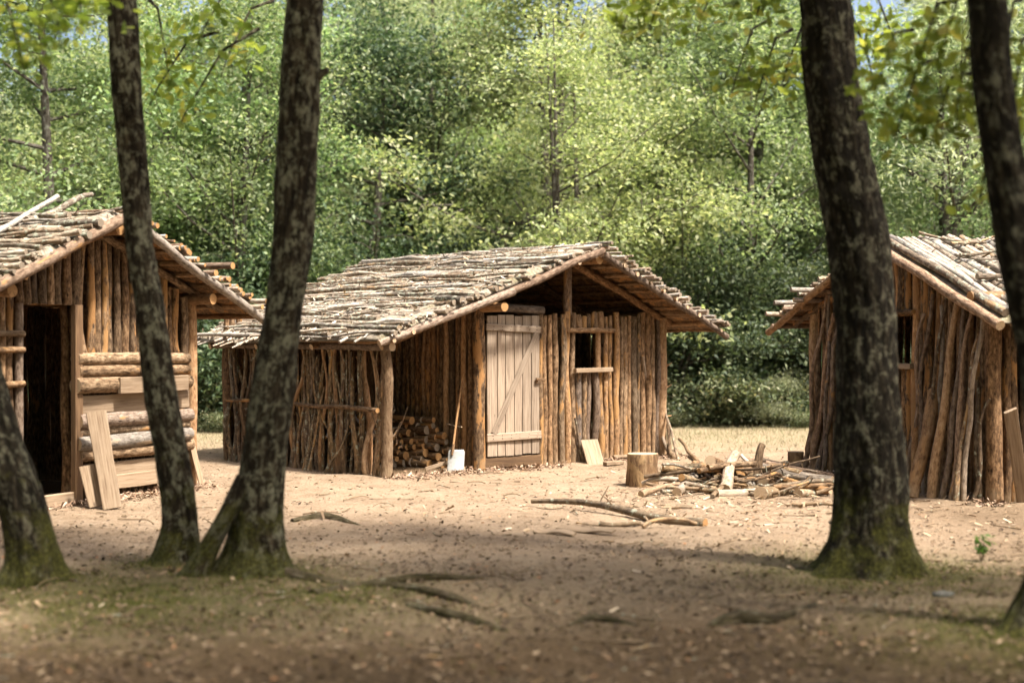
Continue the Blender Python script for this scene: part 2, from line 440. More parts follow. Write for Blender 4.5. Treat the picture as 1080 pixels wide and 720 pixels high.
# ------------------------------------------------------------------ ground
def build_ground():
    xs = np.concatenate([-np.geomspace(160, 14, 18), np.linspace(-13, 13, 210), np.geomspace(14, 160, 18)])
    ys = np.concatenate([-np.geomspace(80, 4, 14), np.linspace(-3, 4, 12), np.linspace(4.2, 31, 270), np.geomspace(32, 240, 24)])
    X, Y = np.meshgrid(xs, ys)
    Z = gz(X, Y)
    rough = np.vectorize(lambda x, y: noise.fractal(V(x * 1.7, y * 1.7, 0), 1.0, 2.0, 4))(X, Y)
    Z = Z + .016 * rough * np.exp(-np.maximum(0, np.abs(X) - 13) / 3)
    nx, ny = len(xs), len(ys)
    idx = np.arange(nx * ny).reshape(ny, nx)
    faces = np.stack([idx[:-1, :-1], idx[:-1, 1:], idx[1:, 1:], idx[1:, :-1]], -1).reshape(-1, 4)
    me = bpy.data.meshes.new('ground')
    me.from_pydata(np.stack([X, Y, Z], -1).reshape(-1, 3).tolist(), [], faces.tolist())
    me.polygons.foreach_set('use_smooth', [True] * len(faces))
    wob = .8 * np.sin(X * .8 + 1) + .5 * np.sin(X * 1.9)
    litter_shade = np.clip((10.6 + wob * .6 - Y) / 5, 0, 1) * .7 + np.clip((Y - 28.5 - wob) / 2, 0, 1)
    litter_shade = np.maximum(litter_shade, np.clip((X - 2.6) / 1.5, 0, 1) * np.clip((16 - Y) / 2, 0, 1) * .45)
    litter_shade = np.maximum(litter_shade, np.clip((9.0 + .4 * wob - Y) / 2, 0, 1) * .95)  # nearest ground darkened further: foreground shade painted into the litter mask
    moss = np.zeros_like(X)
    for (mx, my, a, s) in MOUNDS: moss = np.maximum(moss, np.exp(-((X - mx) ** 2 + (Y - my) ** 2) / (2 * (s * .85) ** 2)))
    moss = np.maximum(moss, .75 * np.exp(-((X + 1.8) ** 2 / 2.2 + (Y - 8.6) ** 2 / .8)))
    grass = np.clip((Y - 20.6 - .5 * wob) / 2.5, 0, 1) * np.clip((30 - Y) / 2, 0, 1)
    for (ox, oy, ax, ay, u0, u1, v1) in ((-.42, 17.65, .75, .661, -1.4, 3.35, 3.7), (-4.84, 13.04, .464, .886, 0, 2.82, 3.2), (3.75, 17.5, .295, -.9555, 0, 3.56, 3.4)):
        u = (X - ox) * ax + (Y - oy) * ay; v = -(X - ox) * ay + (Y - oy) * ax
        litter_shade = np.maximum(litter_shade, 1.3 * np.clip((u - u0) / .3, 0, 1) * np.clip((u1 - u) / .3, 0, 1) * np.clip((v - .15) / .4, 0, 1) * np.clip((v1 - v) / .3, 0, 1))  # hut floors darkened too: indoor shade put into the ground colour
    for nm, arr in (('litter', litter_shade), ('moss', moss), ('grass', grass)):
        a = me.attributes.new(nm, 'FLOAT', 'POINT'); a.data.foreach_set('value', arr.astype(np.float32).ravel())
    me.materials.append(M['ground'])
    o = link('ground', me); o['kind'] = 'structure'; o['label'] = 'sandy forest clearing floor strewn with dry leaves'
build_ground()


# ------------------------------------------------------------------ huts
class Hut:
    """local frame of a hut: u along the front wall, v backwards, z up"""
    def __init__(s, ox, oy, ax, ay):
        l = math.hypot(ax, ay); s.o = (ox, oy); s.a = (ax / l, ay / l); s.b = (-ay / l, ax / l)
    def P(s, u, v, z):
        return V(s.o[0] + u * s.a[0] + v * s.b[0], s.o[1] + u * s.a[1] + v * s.b[1], z)
    def u_at(s, px, v=0.0):
        k = (px - CX) / F
        x0, y0 = s.o[0] + v * s.b[0], s.o[1] + v * s.b[1]
        return (k * y0 - x0) / (s.a[0] - k * s.a[1])
    def z_at(s, py, u, v=0.0):
        p = s.P(u, v, 0); return CAMH - (py - CY) / F * p.y
    def d(s, du, dv, dz=0): return V(du * s.a[0] + dv * s.b[0], du * s.a[1] + dv * s.b[1], dz)

def palisade(mb, H, a, b, ztop, rr=(.036, .058), holes=(), z0=-.08, gap=.008, lean=.018, jit=.012, topjit=.04, sides=9, mats=(0,)):
    """upright poles side by side from (u,v) a to b; holes = (t0, t1, z0, z1) in metres along the wall"""
    du, dv = b[0] - a[0], b[1] - a[1]; L = math.hypot(du, dv); t = 0.0
    while t < L - .02:
        r = R(*rr); t += r
        q = min(t / L, 1)
        zt = ztop(t) + R(-topjit, topjit)
        segs = [(z0, zt)]
        for (h0, h1, ha, hb) in holes:
            if h0 - r * .6 < t < h1 + r * .6:
                segs = ([(z0, ha)] if ha > z0 + .05 else []) + ([(hb, zt)] if hb < zt - .05 else [])
        l1, l2 = R(-lean, lean), R(-jit, jit)
        for (za, zb) in segs:
            p0 = H.P(a[0] + du * q, a[1] + dv * q, za) + H.d(0, l2)
            p1 = H.P(a[0] + du * q, a[1] + dv * q, zb) + H.d(du / L * l1, dv / L * l1 + l2)
            mb.log(p0, p1, r, r * R(.72, .95), bend=R(.008, .026), n=9, sides=sides, mat=random.choice(mats), capmat=1, knot=.14)
        t += r + R(-.003, gap + .006)

def deck_mesh(H, u0, z0, u1, z1, vf0, vb0, vf1, vb1, th=.08, nu=34, nv=60, seed=0):
    """thick bumpy layer of bark pieces and debris between a ridge (0) and an eave (1)"""
    mb = MB(); top, bot, lct, lcb = [], [], [], []
    for i in range(nu + 1):
        q = i / nu
        for j in range(nv + 1):
            w = j / nv
            e = .05 * noise.noise(V(q * 9, seed, w * 3)) if j in (0, nv) else 0
            v = (vf0 + (vf1 - vf0) * q) * (1 - w) + (vb0 + (vb1 - vb0) * q) * w + e
            u = u0 + (u1 - u0) * q + (.05 * noise.noise(V(w * 14, seed + 5, 0)) if i == nu else 0)
            z = z0 + (z1 - z0) * q + .012 * math.sin(w * 5 + seed) * q
            bump = .028 * noise.fractal(V(u * 5, v * 5, seed), 1, 2, 4)
            edge = 0 if (i in (0, nu) or j in (0, nv)) else 1
            top.append(H.P(u, v, z + th * (.4 + .6 * edge) + bump * edge)); bot.append(H.P(u, v, z))
            lct.append((u, v, z + seed)); lcb.append((u + 3, v, z + seed))
    n = len(top); W = nv + 1; fs = []; under = []
    for i in range(nu):
        for j in range(nv):
            a, b, c, d = i * W + j, i * W + j + 1, (i + 1) * W + j + 1, (i + 1) * W + j
            fs.append((a, b, c, d)); under.append((n + d, n + c, n + b, n + a))
    ring = [j for j in range(W)] + [i * W + nv for i in range(1, nu + 1)] + [nu * W + j for j in range(nv - 1, -1, -1)] + [i * W for i in range(nu - 1, 0, -1)]
    for k in range(len(ring)):
        a, b = ring[k], ring[(k + 1) % len(ring)]
        fs.append((b, a, n + a, n + b))
    mb.poly(top + bot, fs, lct + lcb)
    for f in under: mb.f.append(f); mb.m.append(1); mb.sm.append(True)  # underside coloured darker than the top to deepen the shade under the roof
    return mb

def slope_pt(H, s, q, v, dz):
    """point on a roof slope: s = (u0,z0,u1,z1); q from ridge to eave"""
    return H.P(s[0] + (s[2] - s[0]) * q, v, s[1] + (s[3] - s[1]) * q + dz)

def roof_sticks_along(mb, H, s, vf, vb, n, dz, rr=(.012, .032), ln=(.7, 2.4), yaw=.08, over=.10, layers=3, mats=(0,)):
    """sticks laid roughly parallel to the ridge"""
    slope_len = math.hypot(s[2] - s[0], s[3] - s[1])
    for i in range(n):
        q = ((i + .5) / n + R(-.02, .02)) if i < n else R(0, 1)
        q = min(max(R(0, 1) if i % 3 == 0 else q, 0.01), 1.02)
        f = vf(q) - over * R(.1, 1.1); bk = vb(q) + over * R(-.3, 1)
        L = min(R(*ln), bk - f)
        c0 = f if R(0, 1) < .35 else R(f, bk - L)
        if R(0, 1) < .2: c0 = bk - L
        dq = R(-yaw, yaw) * L / slope_len
        q2 = min(max(q + dq, 0), 1.03)
        h = dz + R(0, .02) * layers
        r = R(*rr) * (1 if R(0, 1) < .85 else 1.35)
        mb.log(slope_pt(H, s, q, c0, h), slope_pt(H, s, q2, c0 + L, h + R(-.012, .02)), r, r * R(.5, .9), bend=.03, n=6, sides=7, mat=random.choice(mats), capmat=2)

def roof_sticks_down(mb, H, s, vf, vb, rr, dz, qa=(-.01, .02), qb=(.95, 1.06), mats=(0,), yaw=.04, step=1.75):
    v = vf(.5)
    while v < vb(.5):
        r = R(*rr)
        q0, q1 = R(*qa), R(*qb)
        mb.log(slope_pt(H, s, q0, v + R(-.02, .02), dz + r + R(0, .015)), slope_pt(H, s, q1, v + R(-yaw, yaw), dz + r + R(0, .015)), r * R(.85, 1), r, bend=.02, n=7, sides=8, mat=random.choice(mats), capmat=2)
        v += r * step + R(0, .012)

STM = lambda: [M['stick'], M['stick_dark'], M['cut_old'], M['slat']]

def hut_frame(H, root, rid, le, re, plates, zplate, vfront, vback, king=None):
    """ridge pole and wall plates with sawn ends, rafters at the front and on the wall line"""
    u, z = rid
    b = MB(); b.log(H.P(u, vfront + .03, z - .085), H.P(u, vback, z - .085), .062, .055, bend=.01, n=8, sides=14); b.part('ridge_pole', [M['peeled'], M['cut']], root)
    for pu, vf in plates:
        b = MB(); b.log(H.P(pu, vf, zplate), H.P(pu, vback, zplate), .058, .055, bend=.01, n=8, sides=14); b.part('wall_plate', [M['peeled'], M['cut']], root)


# ---------- the middle hut with the open lean-to
HM = Hut(-.42, 17.65, .75, .661)
mid = empty('log_hut', HM.P(1.5, 1.5, 0), 'middle log hut with closed plank door, stick roof and open firewood lean-to', 'hut')
Wm, RU, RZ = 3.35, 1.556, 2.74
SL = (RU, RZ, -1.62, 1.56)       # left slope
SR = (RU, RZ, 3.98, 1.70)        # right slope
vfL = lambda q: -.60 + .38 * q
vbL = lambda q: 4.45 - .3 * q
vfR = lambda q: -.60 + .02 * q
vbR = lambda q: 4.45 - .3 * q
# walls
win = (HM.u_at(607), HM.u_at(632), HM.z_at(388, 1.8), HM.z_at(352, 1.8))
b = MB(); palisade(b, HM, (1.0, 0), (Wm - .05, 0), lambda t: 1.97, (.028, .056), [(win[0] - 1.0, win[1] - 1.0, win[2] - .02, win[3] + .03)], mats=(0, 0, 0, 2), gap=.016)
palisade(b, HM, (1.0, .10), (Wm - .05, .10), lambda t: 1.90, (.034, .05), [(win[0] - 1.06, win[1] - .94, win[2] - .04, win[3] + .05)], mats=(3,))  # added inner row of darker poles so the wall gaps read black
b.part('front_wall', [M['bark_front'], M['cut_pale'], M['rafter'], M['bark']], mid)
b = MB(); palisade(b, HM, (Wm, .1), (Wm, 3.7), lambda t: 1.93, (.04, .06)); b.part('side_wall', [M['bark'], M['cut']], mid)
b = MB(); palisade(b, HM, (0, .12), (0, 3.7), lambda t: 2.05, (.03, .055), mats=(0, 0, 2)); b.part('partition_wall', [M['bark'], M['cut'], M['peeled']], mid, 'dark pole wall at the back of the firewood lean-to')
b = MB(); palisade(b, HM, (-1.4, 3.7), (Wm, 3.7), lambda t: 1.5 + (t / 2.956) * 1.15 if t < 2.956 else 2.65 - (t - 2.956) * .40, (.04, .06)); palisade(b, HM, (-1.4, 3.78), (Wm, 3.78), lambda t: 1.95, (.04, .06)); b.part('back_wall', [M['bark'], M['cut']], mid)
# side wall of crooked branches under the left eave
b = MB()
for k in range(56):
    v = .16 + 3.4 * (k + R(-.35, .35)) / 56
    r = R(.016, .042)
    lay = R(-.05, .05)
    p0 = HM.P(-1.43 + lay * .6, v, -.06); p1 = HM.P(-1.43 + lay, v + R(-.2, .2), R(1.40, 1.55))
    b.log(p0, p1, r, r * R(.45, .8), bend=R(.03, .10), n=11, sides=8, knot=.18, mat=random.choice((0, 0, 0, 2, 3)))
    if R(0, 1) < .5:
        z = R(.5, 1.1); q = z / 1.5
        m0 = p0.lerp(p1, q); b.log(m0, m0 + HM.d(-.03, R(-.18, .18), R(.2, .4)), r * .6, r * .25, bend=.03, n=4, sides=6, mat=0)
for k in range(7):
    v = R(.6, 2.6); p0 = HM.P(-1.55 - R(0, .12), v, 0); b.log(p0, HM.P(-1.47, v + R(-.25, .25), R(.5, 1.1)), R(.014, .026), .01, bend=.06, n=6, sides=6)
b.part('branch_wall', [M['bark_lichen'], M['cut'], M['peeled'], M['branch']], mid, 'side wall of crooked upright branches')
b = MB(); b.log(HM.P(-1.50, .05, .79), HM.P(-1.50, 2.5, .80), .03, .022, bend=.02, n=8); b.log(HM.P(-1.50, 2.4, .82), HM.P(-1.5, 3.5, .80), .026, .02, bend=.02, n=6)
b.part('wall_rail', [M['bark'], M['cut']], mid)
# posts
def post(H, root, u, v, z1, r0, r1, mat='peeled', z0=-.1, bend=.02, lean=(0, 0)):
    b = MB(); b.log(H.P(u, v, z0), H.P(u + lean[0], v + lean[1], z1), r0, r1, bend=bend, n=9, sides=14, knot=.07)
    return b.part('corner_post', [M[mat], M['cut']], root)
post(HM, mid, -1.42, 0, 1.50, .072, .06, bend=.035)
post(HM, mid, 0, 0, 2.0, .088, .075, 'bark')
post(HM, mid, Wm, -.01, 1.93, .072, .065, 'peeled', bend=.035)
post(HM, mid, -1.43, 3.6, 1.5, .06, .05, 'bark')
for z in (.55, .95, 1.25):
    b = MB(); b.log(HM.P(Wm + .05, -.02, z), HM.P(Wm + .16, -.04, z + R(.01, .07)), .014, .006, bend=.01, n=3, sides=6); b.part('branch_stub', [M['peeled'], M['cut_pale']], mid)
b = MB(); b.log(HM.P(RU, .03, 1.95), HM.P(RU, .03, RZ - .1), .062, .055, bend=.012, sides=12); b.part('king_post', [M['rafter'], M['cut']], mid)
b = MB(); b.log(HM.P(.06, .0, 2.03), HM.P(1.08, .0, 2.0), .06, .055, bend=.008, sides=12); b.part('door_header', [M['rafter'], M['cut']], mid)
hut_frame(HM, mid, (RU, RZ), None, None, ((.02, -.48), (Wm - .02, -.50)), 2.02, -.60, 4.2)
b = MB(); b.log(HM.P(-1.44, -.16, 1.535), HM.P(-1.44, 3.9, 1.55), .05, .045, bend=.012, n=8, sides=12); b.part('wall_plate', [M['rafter'], M['cut_pale']], mid)
# rafters
def rafter(H, root, p0, p1, r0, r1, mat='rafter', bend=.02, cap='cut_pale'):
    b = MB(); b.log(p0, p1, r0, r1, bend=bend, n=9, sides=12, knot=.06)
    return b.part('rafter', [M[mat], M[cap]], root)
rafter(HM, mid, HM.P(RU - .02, -.66, RZ + .015), HM.P(-.02, -.46, RZ - .62 + .03), .05, .045)
rafter(HM, mid, HM.P(.15, -.5, RZ - .53), HM.P(-1.66, -.20, 1.575), .05, .046)
rafter(HM, mid, HM.P(RU + .02, -.60, RZ - .015), HM.P(4.05, -.585, 1.665), .05, .042)
rafter(HM, mid, HM.P(RU + .02, -.04, RZ - .1), HM.P(3.5, -.02, 1.86), .05, .045, 'bark')
rafter(HM, mid, HM.P(RU - .02, -.04, RZ - .1), HM.P(-1.5, -.02, 1.54), .05, .045, 'bark')
for v in (1.3, 2.6, 3.8):
    rafter(HM, mid, HM.P(RU, v, RZ - .08), HM.P(3.85, v, 1.70), .045, .04, 'bark')
    rafter(HM, mid, HM.P(RU, v, RZ - .08), HM.P(-1.6, v, 1.53), .045, .04, 'bark')
# battens below the deck
for s, vf, vb, n in ((SR, vfR, vbR, 10), (SL, vfL, vbL, 12)):
    for i in range(n):
        q = (i + .6) / n
        b = MB(); r = R(.02, .034); b.log(slope_pt(HM, s, q, vf(q) - R(.0, .1), .01), slope_pt(HM, s, min(1, q + R(-.02, .02)), vb(q), .01), r, r, bend=.02, n=7, sides=8)
        b.part('batten', [M['peeled'], M['cut_pale']], mid)
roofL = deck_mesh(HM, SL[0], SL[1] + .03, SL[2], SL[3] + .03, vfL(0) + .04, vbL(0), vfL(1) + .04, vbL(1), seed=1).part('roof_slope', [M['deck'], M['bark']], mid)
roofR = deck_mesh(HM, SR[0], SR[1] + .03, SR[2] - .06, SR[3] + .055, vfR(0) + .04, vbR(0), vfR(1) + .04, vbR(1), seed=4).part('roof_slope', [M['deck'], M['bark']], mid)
b = MB()
roof_sticks_along(b, HM, SL, vfL, vbL, 130, .08, (.015, .036), (1.5, 3.8), .06, mats=(0, 0, 1, 1))
roof_sticks_along(b, HM, SL, vfL, vbL, 34, .105, (.012, .022), (.8, 2.2), .2, mats=(0, 1, 1))
for k in range(46):      # sticks lying down the slope towards the eave
    q0 = R(.45, .85); v = R(vfL(.5) + .05, vbL(.5) - .1); r = R(.012, .027)
    b.log(slope_pt(HM, SL, q0, v + R(-.2, .6), .10), slope_pt(HM, SL, R(.97, 1.05), v, .085), r, r * .8, bend=.025, n=6, sides=7, mat=random.choice((0, 0, 1)), capmat=2)
for k in range(60):      # split slats and strips of bark among the sticks
    q = R(.05, .95); v = R(vfL(q) + .05, vbL(q) - 1.5); L_ = R(.6, 1.6); dq = R(-.09, .09) * L_
    p0_ = slope_pt(HM, SL, q, v, R(.10, .135)); p1_ = slope_pt(HM, SL, min(1.03, max(.0, q + dq)), v + L_, R(.10, .14))
    b.plank(p0_, p1_, R(.035, .085), HM.d(-1, 0, -.39) + V(0, 0, R(-.2, .2)), .014, n=4, warp=.03, mat=random.choice((3, 3, 1)), ragged=.35, taper=R(.6, 1))
for k in range(6):       # pole ends jutting past the back gable
    q = R(.0, .7); b.log(slope_pt(HM, SL, q, 3.2, .12), slope_pt(HM, SL, q + R(-.02, .04), vbL(q) + R(.15, .4), .12), .028, .024, bend=.02, n=4, sides=7, mat=1, capmat=2)
for k in range(9):
    v = R(2.6, 4.2); b.log(slope_pt(HM, SL, R(.9, .97), v, .05), slope_pt(HM, SL, R(1.03, 1.09), v + R(-.1, .3), .05), .014, .01, bend=.02, n=4, sides=6, mat=0, capmat=2)
b.part('stick_layer', STM(), roofL)
b = MB()
roof_sticks_along(b, HM, SR, vfR, vbR, 90, .085, (.013, .03), (.8, 2.6), .05, over=.16, mats=(0, 0, 1))
for k in range(26):
    q = (k + .5) / 26; b.log(slope_pt(HM, SR, q, vfR(q) - R(.02, .16), .085 + R(0, .03)), slope_pt(HM, SR, q, R(.8, 1.6), .09), R(.015, .03), .018, bend=.02, n=5, sides=7, mat=random.choice((0, 0, 1)), capmat=2)
b.part('stick_layer', STM(), roofR)
# bark scraps and dead leaves lying on the left slope
def roof_scraps(H, s, vf, vb, n, root, seed, name='dead_leaves', label='dead leaves and bark scraps caught on the roof', mat='litter'):
    q = NP.random(n); v = vf(.5) + NP.random(n) * (vb(.5) - vf(.5))
    pts = np.array([tuple(slope_pt(H, s, a, c, .115 + R(0, .035))) for a, c in zip(q, v)])
    rt = root
    while rt.parent: rt = rt.parent
    me = leaf_mesh(name, [leaf_arrays(pts, NP.uniform(.04, .10, n), .9, 'chip', spread=.35), ], M[mat], tuple(rt.location))
    o = link(name, me, root); o['label'] = label; o['kind'] = 'stuff'
roof_scraps(HM, SL, vfL, vbL, 1000, roofL, 1)
roof_scraps(HM, SL, vfL, vbL, 900, roofL, 4, 'bark_scraps', 'pale scraps of bark and split wood filling the roof', 'roof_scrap')
# door
def NAILS(b, ua, ub, z):
    for k in range(6):
        for dz in (-.018, .02):
            p = HM.P(ua + (ub - ua) * k / 5 + R(-.012, .012), -.0885, z + dz)
            b.tube([p, p + HM.d(0, -.004)], [.0065, .0055], 7, mat=1, capmat=1)
D0, D1 = .10, .985
door = MB(); nb = 6; e = D0
ws = [.17, .13, .15, .14, .15, .145]; sc = (D1 - D0) / sum(ws)
for w in ws:
    w *= sc
    door.plank(HM.P(e + w / 2, -.045, .17 + R(-.01, .01)), HM.P(e + w / 2, -.045, 1.93 + R(-.012, .004)), w - .010, HM.d(1, 0), .028, n=4); e += w
door = door.part('door', [M['plank']], mid, 'closed door of pale weathered boards with a diagonal brace')
b = MB(); b.plank(HM.P(D0 - .03, -.076, 1.78), HM.P(D1 - .01, -.076, 1.75), .085, V(0, 0, 1), .026); NAILS(b, D0 + .07, D1 - .07, 1.765)
b.part('door_ledge', [M['plank'], M['iron']], door)
b = MB(); b.plank(HM.P(D0 - .02, -.076, .40), HM.P(D1, -.076, .41), .10, V(0, 0, 1), .026, rnd=.95); NAILS(b, D0 + .07, D1 - .07, .405); b.part('door_ledge', [M['plank'], M['iron']], door)
b = MB(); b.plank(HM.P(D0 + .09, -.0775, .45), HM.P(D1 - .07, -.0775, 1.71), .085, HM.d(1, 0, -.6), .024); b.part('door_brace', [M['plank']], door)
b = MB(); b.plank(HM.P(D1 - .10, -.095, 1.12), HM.P(D1 + .05, -.095, 1.11), .035, V(0, 0, 1), .022); b.plank(HM.P(D1 - .09, -.082, 1.10), HM.P(D1 - .05, -.082, 1.10), .07, V(0, 0, 1), .012); b.part('latch', [M['oldplank']], door)
b = MB(); b.plank(HM.P(D0 - .02, -.03, .085), HM.P(D1 + .02, -.03, .085), .13, V(0, 0, 1), .035); b.part('door_sill', [M['oldplank']], mid)
# window
wn = MB(); wn.log(HM.P(win[0] - .19, -.075, win[3] + .045), HM.P(win[1] + .22, -.07, win[3] + .045), .034, .03, bend=.006, sides=10)
wn = wn.part('window_lintel', [M['bark_front'], M['cut_pale']], mid)
b = MB(); b.plank(HM.P(win[0] - .09, -.085, win[2] - .03), HM.P(win[1] + .15, -.085, win[2] - .025), .06, V(0, 0, 1), .06, warp=.004); b.part('window_sill', [M['slab']], mid)
b = MB(); b.log(HM.P(win[1] - .02, 0, win[2]), HM.P(win[1] - .02, 0, win[3] + .02), .036, .036, bend=.004); b.part('window_jamb', [M['peeled'], M['cut']], mid)

# ---------- the left hut
HL = Hut(-4.84, 13.04, .464, .886)
lh = empty('log_hut', HL.P(1.4, 1.5, 0), 'left log hut with dark open doorway and lower wall of stacked logs', 'hut')
Wl = 2.82; LU, LZ = 1.41, 2.80
LS = (LU, LZ, -.75, 1.80); RS = (LU, LZ, LU + 2.25, 1.83)
vfl = lambda q: -.42 + .03 * q
vbl = lambda q: 3.6
gab = lambda t, W, u0: 2.02 + (LZ - .12 - 2.02) * max(0, 1 - abs(t + u0 - LU) / (W / 2 + .1)) * 1.05
d0, d1 = HL.u_at(20), HL.u_at(70); dzt = HL.z_at(320, d0)
s0 = HL.u_at(79)
zs = lambda y, u=2.0: HL.z_at(y, u)
b = MB()
palisade(b, HL, (0.03, 0), (Wl - .04, 0), lambda t: gab(t, Wl, .03), (.034, .054), [(d0 - .03, d1 - .03, -1, dzt), (s0 - .03, Wl, -1, zs(372))], mats=(0, 0, 2), lean=.008, gap=.016)
palisade(b, HL, (0.03, .1), (Wl - .04, .1), lambda t: gab(t, Wl, .03) - .06, (.04, .056), [(d0 - .08, d1 + .02, -1, dzt)])  # second row added behind the wall to keep its gaps dark
b.part('front_wall', [M['bark'], M['cut'], M['bark_front']], lh)
b = MB()
palisade(b, HL, (Wl, .1), (Wl, 3.2), lambda t: 2.0, (.04, .06)); b.part('side_wall', [M['bark'], M['cut']], lh)
b = MB(); palisade(b, HL, (0, .1), (0, 3.2), lambda t: 2.0, (.04, .06)); b.part('side_wall', [M['bark'], M['cut']], lh)
b = MB(); palisade(b, HL, (0, 3.2), (Wl, 3.2), lambda t: gab(t, Wl, 0), (.04, .06), gap=.014); b.part('back_wall', [M['bark'], M['cut']], lh)
# horizontal logs beside the doorway (a countable stack fixed to the wall)
stack = [(378.5, 13, 'bark_front', 0), (391.5, 12.5, 'bark_front', 0), (407, 16, 'bark_front', 0), (444.5, 15, 'rafter', 0), (455.5, 11, 'bark_front', 0), (468, 15, 'pale_log', 0), (480.5, 12, 'bark_front', 0)]
for (yc, hpx, mt, _) in stack:
    r_ = hpx / 2 / F * 14.2 * 1.06; u0 = HL.u_at(80, -.02 - r_) + R(-.02, .03); u1 = HL.u_at(199, -.02 - r_) + R(-.04, .05); r = hpx / 2 / F * HL.P(1.2, 0, 0).y * 1.06
    b = MB(); b.log(HL.P(u0, -.02 - r, zs(yc, u0)), HL.P(u1, -.02 - r, zs(yc, u0) + R(-.01, .02)), r, r * .92, bend=.012, n=9, sides=14, knot=.06)
    b.part('wall_log', [M[mt], M['cut_pale']], lh)
for (yc, hpx, x0, off) in ((426, 20, 78, .06), (407, 17, 126, .17), (495, 15, 86, .06), (509, 15, 92, .07)):
    u0 = HL.u_at(x0, -off); w = hpx / F * HL.P(1.3, 0, 0).y
    b = MB(); b.plank(HL.P(u0, -off, zs(yc, 1.4)), HL.P(HL.u_at(198, -off) + R(-.05, .02), -off, zs(yc, 1.4) + R(-.01, .01)), w, V(0, 0, 1), .035, ragged=.15)
    b.part('wall_board', [M['slab']], lh)
post(HL, lh, Wl + .02, -.02, 2.0, .06, .055, 'peeled', bend=.012)
post(HL, lh, 0, 0, 2.0, .06, .055, 'bark', bend=.012)
b = MB(); b.plank(HL.P(d1 + .05, -.09, 0), HL.P(d1 + .05, -.09, dzt), .10, HL.d(1, 0), .07); b.part('door_jamb', [M['oldplank']], lh)
b = MB(); b.log(HL.P(d0 - .04, -.04, 0), HL.P(d0 - .04, -.04, dzt), .045, .04, bend=.01); b.part('door_jamb', [M['rafter'], M['cut']], lh)
b = MB(); b.plank(HL.P(d0 - .05, -.08, .07), HL.P(d1 + .06, -.08, .07), .12, V(0, 0, 1), .05); b.part('door_sill', [M['slab']], lh)
for y in (352, 369, 405):
    b = MB(); b.log(HL.P(-.02, -.085, HL.z_at(y, .1)), HL.P(d0 - .02, -.085, HL.z_at(y, .1)), .032, .03, bend=.008); b.part('wall_rail', [M['bark_front'], M['cut_pale']], lh)
hut_frame(HL, lh, (LU, LZ), None, None, ((.0, -.36), (Wl, -.34)), 2.06, -.36, 3.5)
rafter(HL, lh, HL.P(LU - .03, -.45, LZ + .035), HL.P(-.85, -.42, 1.80), .055, .05)
rafter(HL, lh, HL.P(LU + .02, -.43, LZ - .0), HL.P(LU + 2.30, -.40, 1.80), .052, .045, 'pale_log')
rafter(HL, lh, HL.P(LU, -.05, LZ - .12), HL.P(Wl + .5, -.05, 1.95), .045, .04, 'bark')
rafter(HL, lh, HL.P(LU, -.07, LZ - .12), HL.P(-.5, -.07, 1.92), .045, .04, 'bark')
for v in (1.2, 2.3, 3.3):
    rafter(HL, lh, HL.P(LU, v, LZ - .08), HL.P(LU + 2.2, v, 1.83), .045, .04, 'peeled'); rafter(HL, lh, HL.P(LU, v, LZ - .08), HL.P(-.7, v, 1.8), .045, .04, 'bark')
for s, n in ((RS, 9), (LS, 9)):
    for i in range(n):
        q = (i + .6) / n; r = R(.024, .036)
        b = MB(); b.log(slope_pt(HL, s, q, vfl(q) - R(-.02, .06), .01), slope_pt(HL, s, q, 3.5, .01), r, r, bend=.02, n=7, sides=8); b.part('batten', [M['peeled'], M['cut']], lh)
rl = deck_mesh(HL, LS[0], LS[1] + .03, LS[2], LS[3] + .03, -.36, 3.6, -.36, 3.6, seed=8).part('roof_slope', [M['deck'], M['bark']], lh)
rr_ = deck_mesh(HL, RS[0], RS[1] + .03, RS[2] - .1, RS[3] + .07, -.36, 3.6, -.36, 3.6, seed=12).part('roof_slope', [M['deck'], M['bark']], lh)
b = MB(); roof_sticks_along(b, HL, LS, vfl, vbl, 60, .09, (.018, .042), (.8, 2.6), .12, mats=(1, 1, 0))
roof_sticks_along(b, HL, LS, vfl, vbl, 50, .13, (.012, .024), (.4, 1.3), .4, mats=(0, 1))
b.log(at(-10, 248, 13.75), at(61, 207, 14.9), .032, .026, bend=.02, n=8, mat=0, capmat=2)
b.log(at(28, 233, 14.2), at(97, 205, 15.1), .042, .026, bend=.05, n=8, mat=1, capmat=2)
b.part('stick_layer', STM(), rl)
b = MB(); roof_sticks_along(b, HL, RS, vfl, vbl, 70, .08, (.014, .030), (.8, 2.6), .05, over=.09, mats=(0, 1))
for q, o in ((.34, .08), (.52, .44), (.64, .06), (.76, .12), (.88, .26), (.94, .10)):
    b.log(slope_pt(HL, RS, q, -.36 - o, .10), slope_pt(HL, RS, q, 1.4, .11), .038 if o > .3 else .028, .03, bend=.015, n=5, mat=1 if o > .3 else 0, capmat=2)
b.part('stick_layer', [M['stick'], M['rafter'], M['cut']], rr_)
roof_scraps(HL, LS, vfl, vbl, 900, rl, 2)

